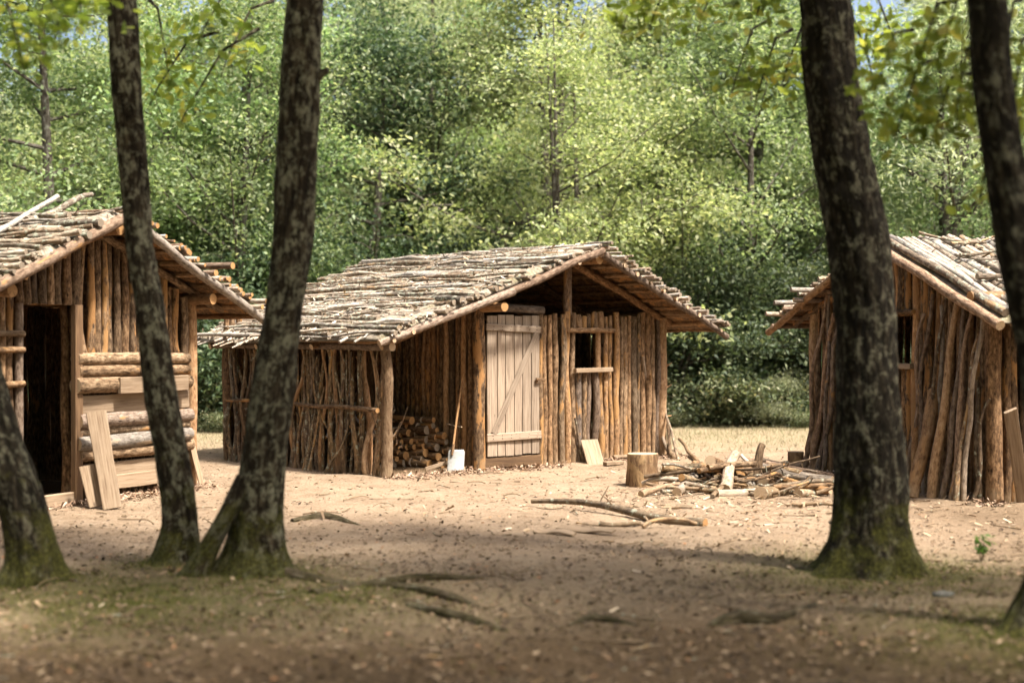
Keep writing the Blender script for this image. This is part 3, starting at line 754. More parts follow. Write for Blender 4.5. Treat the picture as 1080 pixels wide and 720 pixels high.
# ---------- the right hut
HR = Hut(3.75, 17.5, .295, -.9555)
rh = empty('log_hut', HR.P(1.7, 1.6, 0), 'right log hut with small dark window and pale pole roof behind thick tree', 'hut')
Wr = 3.56; KU, KZ = 1.80, 2.66
LSr = (KU, KZ, -.62, 1.74); RSr = (KU, KZ, 4.02, 1.74)
vfr = lambda q: -.30
vbr = lambda q: 3.7
gabr = lambda t: 1.98 + (KZ - .10 - 1.98) * max(0, 1 - abs(t - KU) / (Wr / 2))
w0, w1 = HR.u_at(948), HR.u_at(963); wza, wzb = HR.z_at(383, 2.0), HR.z_at(333, 2.0)
w0 -= .35
b = MB(); palisade(b, HR, (.03, 0), (Wr - .04, 0), gabr, (.030, .054), [(w0, w1, wza, wzb)], mats=(0, 0, 0, 2), gap=.02); palisade(b, HR, (.03, .1), (Wr - .04, .1), lambda t: gabr(t) - .06, (.036, .056), [(w0 - .05, w1 + .05, wza - .02, wzb + .02)]); b.part('front_wall', [M['bark'], M['cut'], M['peeled']], rh)  # the inner pole row is added to darken the gaps of the outer one
b = MB(); palisade(b, HR, (Wr, .05), (Wr, 3.4), lambda t: 1.95, (.04, .06)); b.part('side_wall', [M['bark'], M['cut']], rh)
b = MB(); palisade(b, HR, (0, .1), (0, 3.4), lambda t: 1.95, (.04, .06)); b.part('side_wall', [M['bark'], M['cut']], rh)
b = MB(); palisade(b, HR, (0, 3.4), (Wr, 3.4), gabr, (.04, .06)); b.part('back_wall', [M['bark'], M['cut']], rh)
b = MB(); b.plank(HR.P(w0 - .08, -.085, wza - .03), HR.P(w1 + .1, -.085, wza - .03), .06, V(0, 0, 1), .05); b.part('window_sill', [M['slab']], rh)
b = MB(); b.log(HR.P(w0 - .1, -.07, wzb + .04), HR.P(w1 + .12, -.07, wzb + .04), .03, .028, bend=.006); b.part('window_lintel', [M['bark'], M['cut']], rh)
post(HR, rh, Wr, -.02, 1.95, .085, .07, 'bark', bend=.015); post(HR, rh, 0, -.02, 1.95, .07, .06, 'peeled', bend=.02)
hut_frame(HR, rh, (KU, KZ), None, None, ((.05, -.24), (Wr - .12, -.22)), 2.04, -.28, 3.6)
b = MB(); b.log(HR.P(-.42, -.26, 1.87), HR.P(-.42, 3.5, 1.87), .04, .04, bend=.01); b.part('purlin', [M['peeled'], M['cut']], rh)
rafter(HR, rh, HR.P(KU + .02, -.34, KZ + .03), HR.P(4.08, -.33, 1.75), .05, .05, 'rafter')
rafter(HR, rh, HR.P(KU - .02, -.32, KZ), HR.P(-.70, -.30, 1.71), .045, .042, 'peeled', cap='cut')
rafter(HR, rh, HR.P(KU, -.05, KZ - .12), HR.P(-.45, -.05, 1.82), .045, .04, 'bark'); rafter(HR, rh, HR.P(KU, -.06, KZ - .12), HR.P(3.9, -.06, 1.78), .045, .04, 'bark')
for v in (1.2, 2.4, 3.4):
    rafter(HR, rh, HR.P(KU, v, KZ - .08), HR.P(4.0, v, 1.74), .045, .04, 'bark'); rafter(HR, rh, HR.P(KU, v, KZ - .08), HR.P(-.6, v, 1.74), .045, .04, 'peeled')
for i in range(9):
    q = (i + .6) / 9; r = R(.024, .034)
    b = MB(); b.log(slope_pt(HR, LSr, q, -.3 - R(-.02, .2), .01), slope_pt(HR, LSr, q, 3.5, .01), r, r, bend=.02, n=7, sides=8); b.part('batten', [M['rafter'], M['cut_pale']], rh)
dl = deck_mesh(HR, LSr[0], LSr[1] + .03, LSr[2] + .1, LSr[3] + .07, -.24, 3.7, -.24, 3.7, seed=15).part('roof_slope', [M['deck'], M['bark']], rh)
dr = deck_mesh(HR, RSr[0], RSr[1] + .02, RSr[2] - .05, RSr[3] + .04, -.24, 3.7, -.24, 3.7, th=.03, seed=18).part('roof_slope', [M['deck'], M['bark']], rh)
b = MB(); roof_sticks_along(b, HR, LSr, vfr, vbr, 60, .075, (.014, .026), (.8, 2.4), .05, over=.07, mats=(0, 1, 1))
for q, o in ((.60, .24), (.76, .26), (.90, .20)): b.log(slope_pt(HR, LSr, q, -.3 - o, .11), slope_pt(HR, LSr, q, 1.2, .11), .03, .03, n=5, mat=0, capmat=2)
b.part('stick_layer', STM(), dl)
b = MB(); roof_sticks_down(b, HR, RSr, lambda q: -.2, vbr, (.026, .046), .045, mats=(0, 0, 0, 1), step=1.9)
for q, v0, L in ((.62, .05, 1.7), (.80, .35, 1.5), (.93, .3, 1.6), (.97, .1, .9)): b.log(slope_pt(HR, RSr, q, v0, .17), slope_pt(HR, RSr, q - .01, v0 + L, .17), .032, .026, bend=.02, n=6, mat=1, capmat=2)
roof_sticks_along(b, HR, RSr, lambda q: .2, vbr, 22, .16, (.010, .018), (.3, 1.0), .7, over=.0, mats=(0, 1))
b.part('pole_layer', [M['roof_pole'], M['stick_dark'], M['cut_old']], dr)
roof_scraps(HR, RSr, lambda q: .1, vbr, 500, dr, 3)

# ------------------------------------------------------------------ poles, boards and tools leaning on the huts
def on_wall(H, px_top, py_top, px_bot, py_bot, v_top=-.10):
    """an end on the wall line (top) and an end on the ground (bottom)"""
    u = H.u_at(px_top, v_top); t = H.P(u, v_top, H.z_at(py_top, u, v_top))
    x, y = ray_ground(px_bot, py_bot)
    return t, G(x, y, -.01)

def lean(name, H, tb, r0, r1, mat, label, cat='pole', group=None, v_top=-.10, bend=.02, cap='cut'):
    t, g = on_wall(H, *tb, v_top)
    b = MB(); b.log(g, t, r0, r1, bend=bend, n=9, sides=11, knot=.10)
    return b.thing(name, [M[mat], M[cap]], g, label, cat, group)

GR = 'poles leaning against the right hut'
poles = [
    ((985, 412, 962, 526), .068, .064, 'peeled', 'short thick peeled pole leaning lowest on the right hut wall', -.16),
    ((1010, 318, 982, 527), .05, .032, 'peeled', 'long pale peeled pole leaning on the right hut beside the short thick one', -.14),
    ((993, 322, 975, 523), .03, .02, 'pale_log', 'thin pale grey pole leaning behind the short thick peeled pole', -.10),
    ((1000, 300, 970, 522), .026, .015, 'branch', None, -.09),
    ((1018, 318, 993, 528), .034, .022, 'rafter', None, -.10),
    ((1025, 330, 1003, 529), .036, .02, 'rafter', None, -.10),
    ((1032, 352, 1008, 530), .030, .016, 'branch', None, -.13),
    ((1044, 420, 1025, 530), .024, .013, 'branch', 'short crooked grey branch leaning at the right end of the pole row', -.12),
    ((984, 310, 966, 518), .03, .02, 'rafter', None, -.08),
    ((1004, 330, 988, 527), .026, .016, 'peeled', None, -.15), ((1037, 330, 1016, 530), .03, .02, 'pale_log', 'pale grey pole leaning between the darker slim poles on the right hut', -.14), ((975, 330, 958, 515), .03, .02, 'rafter', None, -.08), ((1030, 400, 1034, 530), .026, .02, 'branch', None, -.12),
]
for tb, r0, r1, mt, lb, vt in poles:
    lean('leaning_pole', HR, tb, r0, r1, mt, lb or 'slim bark covered pole in the row leaning on the right hut', 'pole', GR, vt, bend=.03 if mt == 'peeled' else .05)
t, g = on_wall(HR, 1062, 432, 1079, 530, -.2)
b = MB(); b.plank(g, t + V(.0, -.1, 0), .13, V(1, .3, 0), .03, ragged=.1); b.thing('leaning_board', [M['slab']], g, 'pale sawn board leaning at the right corner of the right hut', 'board')
GL = 'poles propped on the far corner of the right hut'
for k, (x0, y0, x1, y1, r) in enumerate([(872, 310, 848, 496, .035), (880, 330, 856, 497, .04), (868, 325, 872, 498, .028), (884, 345, 862, 499, .038), (866, 345, 884, 500, .026), (876, 300, 868, 500, .03), (864, 320, 852, 490, .026)]):
    lean('leaning_pole', HR, (x0, y0, x1, y1), r, r * .6, random.choice(('bark', 'rafter', 'branch')), 'dark pole propped on the far left corner of the right hut', 'pole', GL, -.12, .06)

# boards leaning on the left hut
def board_px(name, tl, tr, bl, br, Yt, Yb, th, mat, label, cat='board'):
    p0 = (at(*bl, Yb) + at(*br, Yb)) / 2; p1 = (at(*tl, Yt) + at(*tr, Yt)) / 2
    w = (at(*tr, Yt) - at(*tl, Yt)).length; w0 = (at(*br, Yb) - at(*bl, Yb)).length
    b = MB(); wd = at(*br, Yb) - at(*bl, Yb) + V(0, .35 * w, 0)
    b.plank(p0, p1, w0, wd, th, n=6, taper=w / w0, ragged=.12)
    return b.thing(name, [M[mat]], p0, label, cat)
board_px('leaning_board', (91, 434), (112, 434), (109, 537), (128, 535), 13.85, 13.62, .035, 'slab', 'tall pale board leaning beside the doorway of the left hut')
board_px('leaning_board', (83, 492), (101, 490), (94, 534), (108, 534), 13.75, 13.66, .03, 'slab', 'short pale board leaning behind the tall one at the left hut')
board_px('leaning_board', (196, 455), (202, 452), (211, 516), (216, 515), 15.5, 15.45, .03, 'slab', 'narrow board propped against the right corner of the left hut')
# things along the front of the middle hut
board_px('leaning_board', (612, 464), (631, 464), (621, 495), (639, 492), 18.75, 18.45, .03, 'slab', 'small square pale board leaning below the window of the middle hut')
x, y = ray_ground(646, 491)
b = MB(); b.plank(G(x - .1, y - .03, .03), G(x + .13, y + .05, .035), .13, V(.2, -1, 0), .045, ragged=.3); b.thing('offcut_block', [M['slab']], G(x, y), 'flat pale offcut lying beside the small leaning board', 'offcut')
x, y = ray_ground(658, 485)
b = MB(); b.plank(G(x - .16, y - .05, .04), G(x + .2, y + .1, .05), .11, V(.2, -1, .2), .04, ragged=.3); b.thing('offcut_block', [M['slab']], G(x, y), 'flat pale offcut lying just left of the chopping block', 'offcut')
GM = 'sticks propped on the front of the middle hut'
for tb, r0, r1, mt, lb in [((678, 375, 690, 478), .03, .022, 'pale_log', 'long pale stick leaning on the wall right of the window'),
                          ((606, 440, 616, 488), .022, .014, 'branch', 'short dark stick leaning on the wall below the window'),
                          ((686, 395, 690, 478), .02, .014, 'peeled', 'thin peeled stick beside the long pale stick at the wall')]:
    lean('leaning_pole', HM, tb, r0, r1, mt, lb, 'stick', GM, -.08, .03)
for k, (xa, ya, xb, yb, r) in enumerate([(699, 440, 712, 483, .03), (700, 452, 707, 482, .028), (702, 430, 716, 486, .022)]):
    p1 = at(xa, ya, 19.95); x, y = ray_ground(xb, yb); b = MB(); b.log(G(x, y, -.01), p1, r, r * .7, bend=.06, n=7)
    b.thing('leaning_pole', [M[('bark', 'pale_log', 'branch')[k]], M['cut']], G(x, y), ('dark crooked stick', 'pale stick', 'thin outermost stick')[k] + ' propped on the right corner post of the middle hut', 'stick', GM)
b = MB(); x, y = ray_ground(716, 474); x2, y2 = ray_ground(736, 488)
b.log(G(x, y, .16), G(x2, y2, .02), .02, .03, bend=.05, n=6); b.thing('bent_stick', [M['peeled'], M['cut_pale']], G(x2, y2), 'bent peeled stick curving to the ground right of the middle hut', 'stick')

# shovel
def shovel():
    Yb = 17.42; c = at(480.5, 500, Yb); c.z = float(gz(c.x, c.y))
    root = empty('shovel', c, 'shovel with pale rectangular blade and thin wooden handle beside the door post', 'shovel')
    sm = NB('dull_pale_metal'); lc = sm.attr('lc')
    m = sm.surf(sm.mix(sm.ramp(sm.noise(lc, 14, 5, .65), [(.45, 0.0), (.72, .7)]), (.28, .28, .268), (.16, .14, .11)), .5, sm.bump(sm.noise(lc, 30, 3), .2, .004), .4)
    vs, fs = [], []; nu, nv, w, h = 14, 12, .205, .27
    for side in (0, 1):
        for jv in range(nv + 1):
            for iu in range(nu + 1):
                x = iu / nu * 2 - 1; z = jv / nv
                rx = w / 2 * (1 - .0 * z); cut = max(0, z - .86) / .14; cutb = max(0, .1 - z) / .1
                hx = rx * (1 - .20 * cut ** 2 - .10 * cutb ** 2)
                yv = -.022 * (1 - x * x) + .11 * z + side * .004 + .012 * math.sin(z * 3)
                vs.append(c + V(x * hx + .012 * (z - .3), yv, z * h - .005))
    W_ = nu + 1; N_ = W_ * (nv + 1)
    for jv in range(nv):
        for iu in range(nu):
            a = jv * W_ + iu; q = (a, a + 1, a + W_ + 1, a + W_); fs.append(q); fs.append(tuple(N_ + k for k in reversed(q)))
    ring = list(range(W_)) + [jv * W_ + nu for jv in range(1, nv + 1)] + [nv * W_ + iu for iu in range(nu - 1, -1, -1)] + [jv * W_ for jv in range(nv - 1, 0, -1)]
    for k in range(len(ring)):
        a, b2 = ring[k], ring[(k + 1) % len(ring)]; fs.append((a, N_ + a, N_ + b2, b2))
    b = MB(); b.poly(vs, fs); b.part('blade', [m], root)
    s0 = c + V(-.045, .055, .20); s1 = c + V(-.028, .105, .33); top = at(488, 398, Yb + .42)
    b = MB(); b.tube([s0, s0.lerp(s1, .5), s1], [.012, .018, .018], 12, mat=0, capmat=0); b.part('socket', [M['oldplank']], root)
    b = MB(); b.log(s1 - (top - s1) * .08, top, .0145, .0135, bend=.008, n=8, sides=10, knot=.03); b.part('handle', [M['peeled'], M['cut_pale']], root)
shovel()
p = at(471, 447, 17.78); b = MB(); b.log(p, at(487, 450, 17.60), .011, .007, bend=.012, n=5, sides=7)
b.thing('thin_stick', [M['branch'], M['cut_pale']], p, 'thin stick poking out behind the shovel handle', 'stick')

# firewood under the lean-to: billets lying across the view, sawn ends to the front
GF = 'sawn firewood billets stacked in the lean-to'
fw = []
for k in range(9000):
    px_, py_, rp_ = R(409, 476), R(436, 494), R(2.9, 5.0)
    top_ = 470 - (px_ - 409) * 1.35 if px_ < 432 else (439 if px_ < 458 else 439 + (px_ - 458) * 1.5)
    if py_ - rp_ < top_: continue
    if all(math.hypot(px_ - a, py_ - c) > (rp_ + d) * .97 for a, c, d in fw): fw.append((px_, py_, rp_))
    if len(fw) > 85: break
for k, (px, py, rp) in enumerate(fw):
    z = max((498 - py) * .0112, .04)
    Y = 17.85 + (470 - px) * .004 + R(-.05, .05) + z * .3
    p = at(px, py, Y); p.z = max(p.z, rp / F * Y)
    dv = (HM.d(-.1, 1) + V(R(-.18, .18), R(-.1, .1), R(-.03, .05))).normalized()
    b = MB(); r = rp / F * Y * .98
    b.log(p, p + dv * R(.45, .6), r, r * R(.85, 1.05), bend=.012, n=4, sides=13, knot=.05)
    b.thing('firewood_billet', [M['bark'], M['cut'] if k % 3 else M['cut_old']], p, 'sawn round billet in the stacked firewood of the lean-to', 'firewood', GF)
GB = 'thin branches heaped beside the stacked billets'
for k in range(64):
    u = R(-1.3, -.72); v = R(.6, 1.8); zb = R(.05, .80) * (1 - .25 * abs(u + .9))
    p0 = HM.P(u - R(.1, .5) * .4, v - R(.1, .3), max(.03, zb - R(-.1, .2))); p1 = HM.P(u + R(.15, .45), v + R(.0, .5), zb + R(-.08, .25))
    b = MB(); r = R(.010, .024); b.log(p0, p1, r, r * .6, bend=.05, n=6, sides=7)
    b.thing('heaped_branch', [M[random.choice(('branch', 'branch', 'stick', 'bark'))], M['cut']], p0, 'thin branch in the heap left of the stacked billets', 'branch', GB)
x, y = ray_ground(462, 497)
b = MB(); b.plank(G(x - .15, y - .06, .03), G(x + .12, y + .10, .10), .05, V(0, 0, 1), .015); b.thing('kindling_strip', [M['slab']], G(x, y), 'pale split strip lying in front of the stacked billets', 'kindling')

# ------------------------------------------------------------------ chopping blocks
def block(px, py, wpx, hpx, label):
    x, y = ray_ground(px, py); r = wpx / 2 / F * y; h = hpx / F * y
    c = G(x, y + r); n = 28; vs = []; lc = []; prof = [(-.05, 1.06), (.02, 1.05), (h * .3, 1.0), (h * .65, .97), (h * .97, .97), (h, .95)]
    mb = MB()
    pts = [c + V(0, 0, z) for z, _ in prof]
    mb.tube(pts, [r * k for _, k in prof], n, rnd=.3, mat=0, capmat=1)
    return mb.thing('chopping_block', [M['block'], M['cut_pale']], c, label, 'chopping block')
def block_bark():
    b = NB('flaking_stump_bark'); lc = b.attr('lc')
    st = b.noise(b.mapv(lc, (1, 1, .22)), 26, 5, .65); pm = b.noise(b.mapv(lc, (1, 1, .6)), 9, 4, .6, .5)
    c = b.ramp(st, [(.3, (.05, .026, .013)), (.5, (.16, .092, .045)), (.7, (.27, .175, .095))])
    c = b.mix(b.ramp(pm, [(.48, 0.0), (.56, .9)]), c, b.mix(st, (.22, .135, .062), (.38, .25, .125)))
    c = b.mix(b.ramp(b.noise(lc, 5, 4, .6), [(.58, 0.0), (.66, .85)]), c, (.10, .06, .03))
    return b.surf(c, .85, b.bump(b.math('ADD', st, b.math('MULTIPLY', pm, .8)), .8, .015))
M['block'] = block_bark()
block(679, 512, 34, 35, 'round chopping block with pale sawn top in front of the middle hut')
block(841, 496, 17, 20, 'small far chopping block beside the right hut corner')

# ------------------------------------------------------------------ branch pile
GP = 'logs and branches heaped in the clearing'
def pile_log(a, za, bpx, zb, r0, r1, mat, label, bend=.03, cap='cut_pale', name='pile_log', depth=(None, None)):
    xa, ya = ray_ground(*a); xb, yb = ray_ground(*bpx)
    p0, p1 = G(xa, ya, za), G(xb, yb, zb)
    b = MB(); b.log(p0, p1, r0, r1, bend=bend, n=8, sides=11, knot=.10)
    return b.thing(name, [M[mat], M[cap]], p0, label, 'log', GP)
def pile_at(a, Ya, bpx, Yb, r0, r1, mat, label, bend=.03, cap='cut_pale', name='pile_log'):
    p0, p1 = at(*a, Ya), at(*bpx, Yb)
    p0.z = max(p0.z, gz(p0.x, p0.y) + r0 * .8); p1.z = max(p1.z, gz(p1.x, p1.y) + r1 * .8)
    b = MB(); b.log(p0, p1, r0, r1, bend=bend, n=8, sides=11, knot=.10)
    return b.thing(name, [M[mat], M[cap]], p0, label, 'log', GP)
PL = [
    ((764, 521), 14.75, (776, 479), 15.5, .066, .055, 'pale_log', 'whitest thick log slanting down the front of the heap'),
    ((714, 523), 14.75, (738, 500), 15.6, .05, .045, 'pale_log', 'pale split log pointing to the front left of the heap'),
    ((676, 526), 14.6, (716, 511), 15.2, .04, .032, 'rafter', 'reddish brown log at the left tip of the heap'),
    ((797, 500), 15.6, (804, 469), 15.7, .052, .04, 'bark', 'dark snapped stub standing up from the heap'),
    ((749, 486), 15.2, (768, 498), 16.0, .06, .06, 'bark', 'thick dark log with orange sawn end on top of the heap'),
    ((755, 525), 14.55, (806, 522), 14.9, .05, .045, 'pale_log', 'peeled log lying flat in front of the heap'),
    ((802, 528), 14.4, (838, 519), 15.2, .075, .06, 'bark_lichen', 'stubby thick dark log at the front of the heap'),
    ((800, 494), 15.7, (878, 508), 15.1, .075, .065, 'pale_log', 'long thick grey log on the right side of the heap'),
    ((790, 486), 16.3, (880, 504), 15.8, .06, .05, 'rafter', 'long brown log lying behind the thick grey log'),
    ((812, 518), 14.8, (880, 507), 14.9, .03, .025, 'branch', 'slender curved branch across the right of the heap'),
    ((805, 509), 14.9, (822, 505), 15.3, .062, .055, 'bark', 'short brown billet facing front in the heap'),
    ((786, 513), 15.1, (826, 500), 15.6, .05, .045, 'stick', None), ((705, 507), 15.6, (750, 501), 15.7, .036, .03, 'rafter', None),
    ((722, 499), 16.2, (760, 492), 16.2, .03, .025, 'branch', None), ((740, 513), 15.1, (790, 511), 15.3, .05, .04, 'bark', None),
    ((735, 494), 15.8, (800, 490), 16.2, .035, .03, 'stick', None), ((782, 480), 16.0, (800, 500), 15.6, .022, .018, 'stick', None),
    ((745, 519), 14.9, (775, 506), 15.4, .035, .03, 'bark', None), ((730, 516), 15.1, (772, 500), 15.8, .03, .022, 'branch', None),
    ((788, 519), 14.8, (850, 511), 15.4, .045, .04, 'bark_lichen', None), ((825, 506), 15.3, (876, 517), 14.7, .045, .04, 'bark', None),
    ((842, 521), 14.6, (880, 513), 15.2, .05, .03, 'stick_dark', None), ((700, 516), 15.0, (728, 507), 15.4, .022, .02, 'branch', None),
    ((770, 500), 15.3, (816, 492), 15.9, .045, .04, 'bark', None), ((752, 505), 15.4, (792, 500), 15.6, .05, .045, 'bark_lichen', None),
    ((776, 494), 15.6, (830, 488), 16.3, .04, .03, 'branch', None), ((684, 519), 15.2, (724, 505), 15.9, .02, .016, 'branch', None),
    ((800, 484), 16.4, (846, 490), 16.3, .04, .03, 'rafter', None),
]
for a, Ya, bb, Yb, r0, r1, mt, lb in PL:
    pile_at(a, Ya, bb, Yb, r0, r1, mt, lb or 'plain brown branch in the middle of the heap', bend=.05 if mt == 'branch' else .025)
for k in range(17):
    x_ = 2.5 + R(-.65, .75); y_ = 15.5 + R(-.3, .35); hgt = .30 * math.exp(-((x_ - 2.4) / .7) ** 2); z_ = R(.2, 1) * hgt + .03; a_ = R(-1.35, 1.35); L_ = R(.4, .9); r = R(.024, .055)
    p = V(x_ - L_ / 2 * math.cos(a_), y_ - L_ / 2 * math.sin(a_), max(r, z_ + R(-.10, .06))); q_ = V(x_ + L_ / 2 * math.cos(a_), y_ + L_ / 2 * math.sin(a_), max(r, z_ + R(-.10, .08)))
    b = MB(); b.log(p, q_, r, r * .85, bend=.03, n=6, sides=10); b.thing('pile_log', [M[random.choice(('bark', 'bark', 'bark_lichen', 'branch', 'rafter'))], M['cut']], p, 'brown log in the thick of the heap', 'log', GP)
for k in range(34):
    px_, py_ = R(690, 872), R(488, 520); Yp = CAMH * F / (py_ + 10 - CY); p = at(px_, py_, Yp); p.z = max(.03, p.z * R(.4, 1)); a_ = R(0, 3.14); L_ = R(.25, .8)
    q_ = p + V(math.cos(a_) * L_, math.sin(a_) * L_ * .6, R(-.1, .12)); q_.z = max(.02, q_.z); r = R(.012, .034)
    b = MB(); b.log(p, q_, r, r * .75, bend=.04, n=6, sides=8); b.thing('pile_branch', [M[random.choice(('bark', 'branch', 'bark_lichen', 'stick'))], M['cut_pale']], p, 'thin broken branch among the thicker logs of the heap', 'branch', GP)
for k in range(18):
    x_ = 2.3 + R(-.6, .6); y_ = 15.2 + R(-.35, .4); a_ = R(-1.2, 1.2) + (3.14 if k % 2 else 0); L_ = R(.9, 1.5); z_ = R(.08, .30); r = R(.014, .026)
    p = V(x_ - L_ * .5 * math.cos(a_), y_ - L_ * .5 * math.sin(a_), max(.02, z_ - R(.06, .26))); q_ = V(x_ + L_ * .5 * math.cos(a_), y_ + L_ * .5 * math.sin(a_), z_ + R(-.08, .10)); q_.z = max(q_.z, .02)
    b = MB(); b.log(p, q_, r, r * .6, bend=.06, n=8, sides=8); m_ = p.lerp(q_, .6); b.log(m_, m_ + V(R(-.15, .15), R(-.15, .15), R(.02, .16)), r * .5, r * .2, bend=.02, n=3, sides=6)
    b.thing('pile_branch', [M[random.choice(('branch', 'bark', 'stick_dark'))], M['cut_old']], p, 'long thin forked branch tangled into the heap', 'branch', GP)
# long branch and slabs of bark lying in front
x0, y0 = ray_ground(561, 533); x1, y1 = ray_ground(745, 557)
b = MB(); pts = []; rr = []
for i in range(13):
    q = i / 12; x = x0 + (x1 - x0) * q; y = y0 + (y1 - y0) * q + .10 * math.sin(q * 7)
    pts.append(G(x, y, .05 + .03 * math.sin(q * 5))); rr.append(.022 + .026 * q)
b.tube(pts, rr, 12)
b.log(pts[5], pts[5] + V(.09, .0, .17), .010, .004, bend=.02, n=3, sides=6); b.log(pts[6], pts[6] + V(-.12, .02, .12), .008, .004, bend=.02, n=3, sides=6)
b.log(pts[8], pts[8] + V(.05, -.3, -.03), .016, .006, bend=.02, n=4, sides=6)
b.thing('fallen_branch', [M['branch'], M['cut']], pts[6], 'long mossy grey branch lying on the sand in front of the heap', 'branch')
for (a, bb, w, lb) in [((566, 562), (606, 567), .10, 'curved piece of tan bark lying left of the other bark piece'), ((590, 560), (648, 566), .11, 'longer tan strip of bark lying below the long branch')]:
    xa, ya = ray_ground(*a); xb, yb = ray_ground(*bb); b = MB()
    b.plank(G(xa, ya, .03), G(xb, yb, .03), w, V(.1, 1, .25), .016, n=6, warp=.03, ragged=.4, taper=.6); b.thing('bark_strip', [M['slab']], G(xa, ya), lb, 'bark')
for (a, bb, r, lb) in [((632, 557), (675, 556), .026, 'thin mossy twig lying below the long branch'), ((678, 559), (735, 556), .020, 'thin dark twig lying just below the thick end of the long branch'), ((668, 535), (730, 536), .018, 'straight twig on the sand between the long branch and the heap'),
                      ((745, 540), (860, 545), .014, 'long thin twig on the sand right of the long branch'), ((835, 534), (880, 536), .022, 'grey stick lying in front of the right end of the heap'), ((880, 553), (905, 545), .03, 'pale splinter of wood on the ground left of the thick right tree')]:
    xa, ya = ray_ground(*a); xb, yb = ray_ground(*bb); b = MB(); b.log(G(xa, ya, r), G(xb, yb, r), r, r * .7, bend=.05, n=7, sides=8)
    b.thing('fallen_twig', [M['branch'] if 'pale' not in lb else M['pale_log'], M['cut_pale']], G(xa, ya), lb, 'twig')

# ------------------------------------------------------------------ foreground trees
def spline(keys, n):
    """smooth interpolation of (z-ordered) key tuples"""
    K = np.array(keys, float); t = np.linspace(0, len(K) - 1, n); out = []
    for q in t:
        i = int(min(max(math.floor(q), 0), len(K) - 2)); f = q - i
        p0, p1, p2, p3 = K[max(i - 1, 0)], K[i], K[i + 1], K[min(i + 2, len(K) - 1)]
        out.append(.5 * ((2 * p1) + (-p0 + p2) * f + (2 * p0 - 5 * p1 + 4 * p2 - p3) * f * f + (-p0 + 3 * p1 - 3 * p2 + p3) * f ** 3))
    return np.array(out)

def big_trunk(mb, keys, n=90, sides=40, lobes=5, flare=.5, seed=0, flare_h=.45, rough=.06):
    """keys: (x, y, z, r) from the ground up; roots flare out near the ground"""
    S = spline(keys, n); b = len(mb.v); L = 0; ph = seed * 1.3
    z0 = keys[0][2]
    for i, (x, y, z, r) in enumerate(S):
        if i: L += np.linalg.norm(S[i, :3] - S[i - 1, :3])
        fl = flare * math.exp(-max(0, z - z0 - .2) / (flare_h * .5))
        for k in range(sides):
            a = 2 * math.pi * k / sides
            lob = .55 + .45 * math.cos(lobes * a + ph + .6 * math.sin(a * 2 + seed))
            rad = r * (1 + fl * lob + rough * noise.fractal(V(math.cos(a) * 1.6, math.sin(a) * 1.6, L * 2.2 + seed * 9), 1, 2, 3)
                       + rough * .6 * noise.noise(V(math.cos(a) * 5, math.sin(a) * 5, L * 5 + seed)) + rough * .55 * noise.noise(V(math.cos(a) * 11, math.sin(a) * 11, L * 16 + seed)))
            mb.v.append(V(x + math.cos(a) * rad, y + math.sin(a) * rad, z))
            mb.lc.append((math.cos(a) * r + seed, math.sin(a) * r, L)); mb.rn.append(.5)
    for i in range(n - 1):
        for k in range(sides):
            k2 = (k + 1) % sides
            mb.f.append((b + i * sides + k, b + i * sides + k2, b + (i + 1) * sides + k2, b + (i + 1) * sides + k)); mb.m.append(0); mb.sm.append(True)
    mb.f.append(tuple(b + (n - 1) * sides + k for k in range(sides))); mb.m.append(0); mb.sm.append(True)
    return S

def px_keys(rows, Y, top):
    """rows: (left edge, right edge, y) read off the picture at depth Y, bottom first; then world keys above the frame"""
    ks = []
    for (xl, xr, y) in rows:
        p = at((xl + xr) / 2, y, Y); ks.append((p.x, Y, p.z, (xr - xl) / 2 / F * Y))
    ks.insert(0, (ks[0][0], Y, ks[0][2] - .14, ks[0][3] * 1.06))
    for (dx, dy, z, r) in top: ks.append((ks[len(rows)][0] + dx, Y + dy, z, r))
    return ks

def spray(centers, n_each, sd, size, templ='oak', up=.7):
    c = []
    for (p, k) in centers:
        m = int(n_each * k); g = NP.normal(0, 1, (m, 3)) * np.array([sd, sd, sd * .45]) * math.sqrt(k); g[:, 2] -= .10 * (g[:, 0] ** 2 + g[:, 1] ** 2)
        c.append(np.array(p)[None, :] + g)
    c = np.concatenate(c)
    return leaf_arrays(c, NP.uniform(size * .7, size * 1.25, len(c)), up, templ, spread=.55)

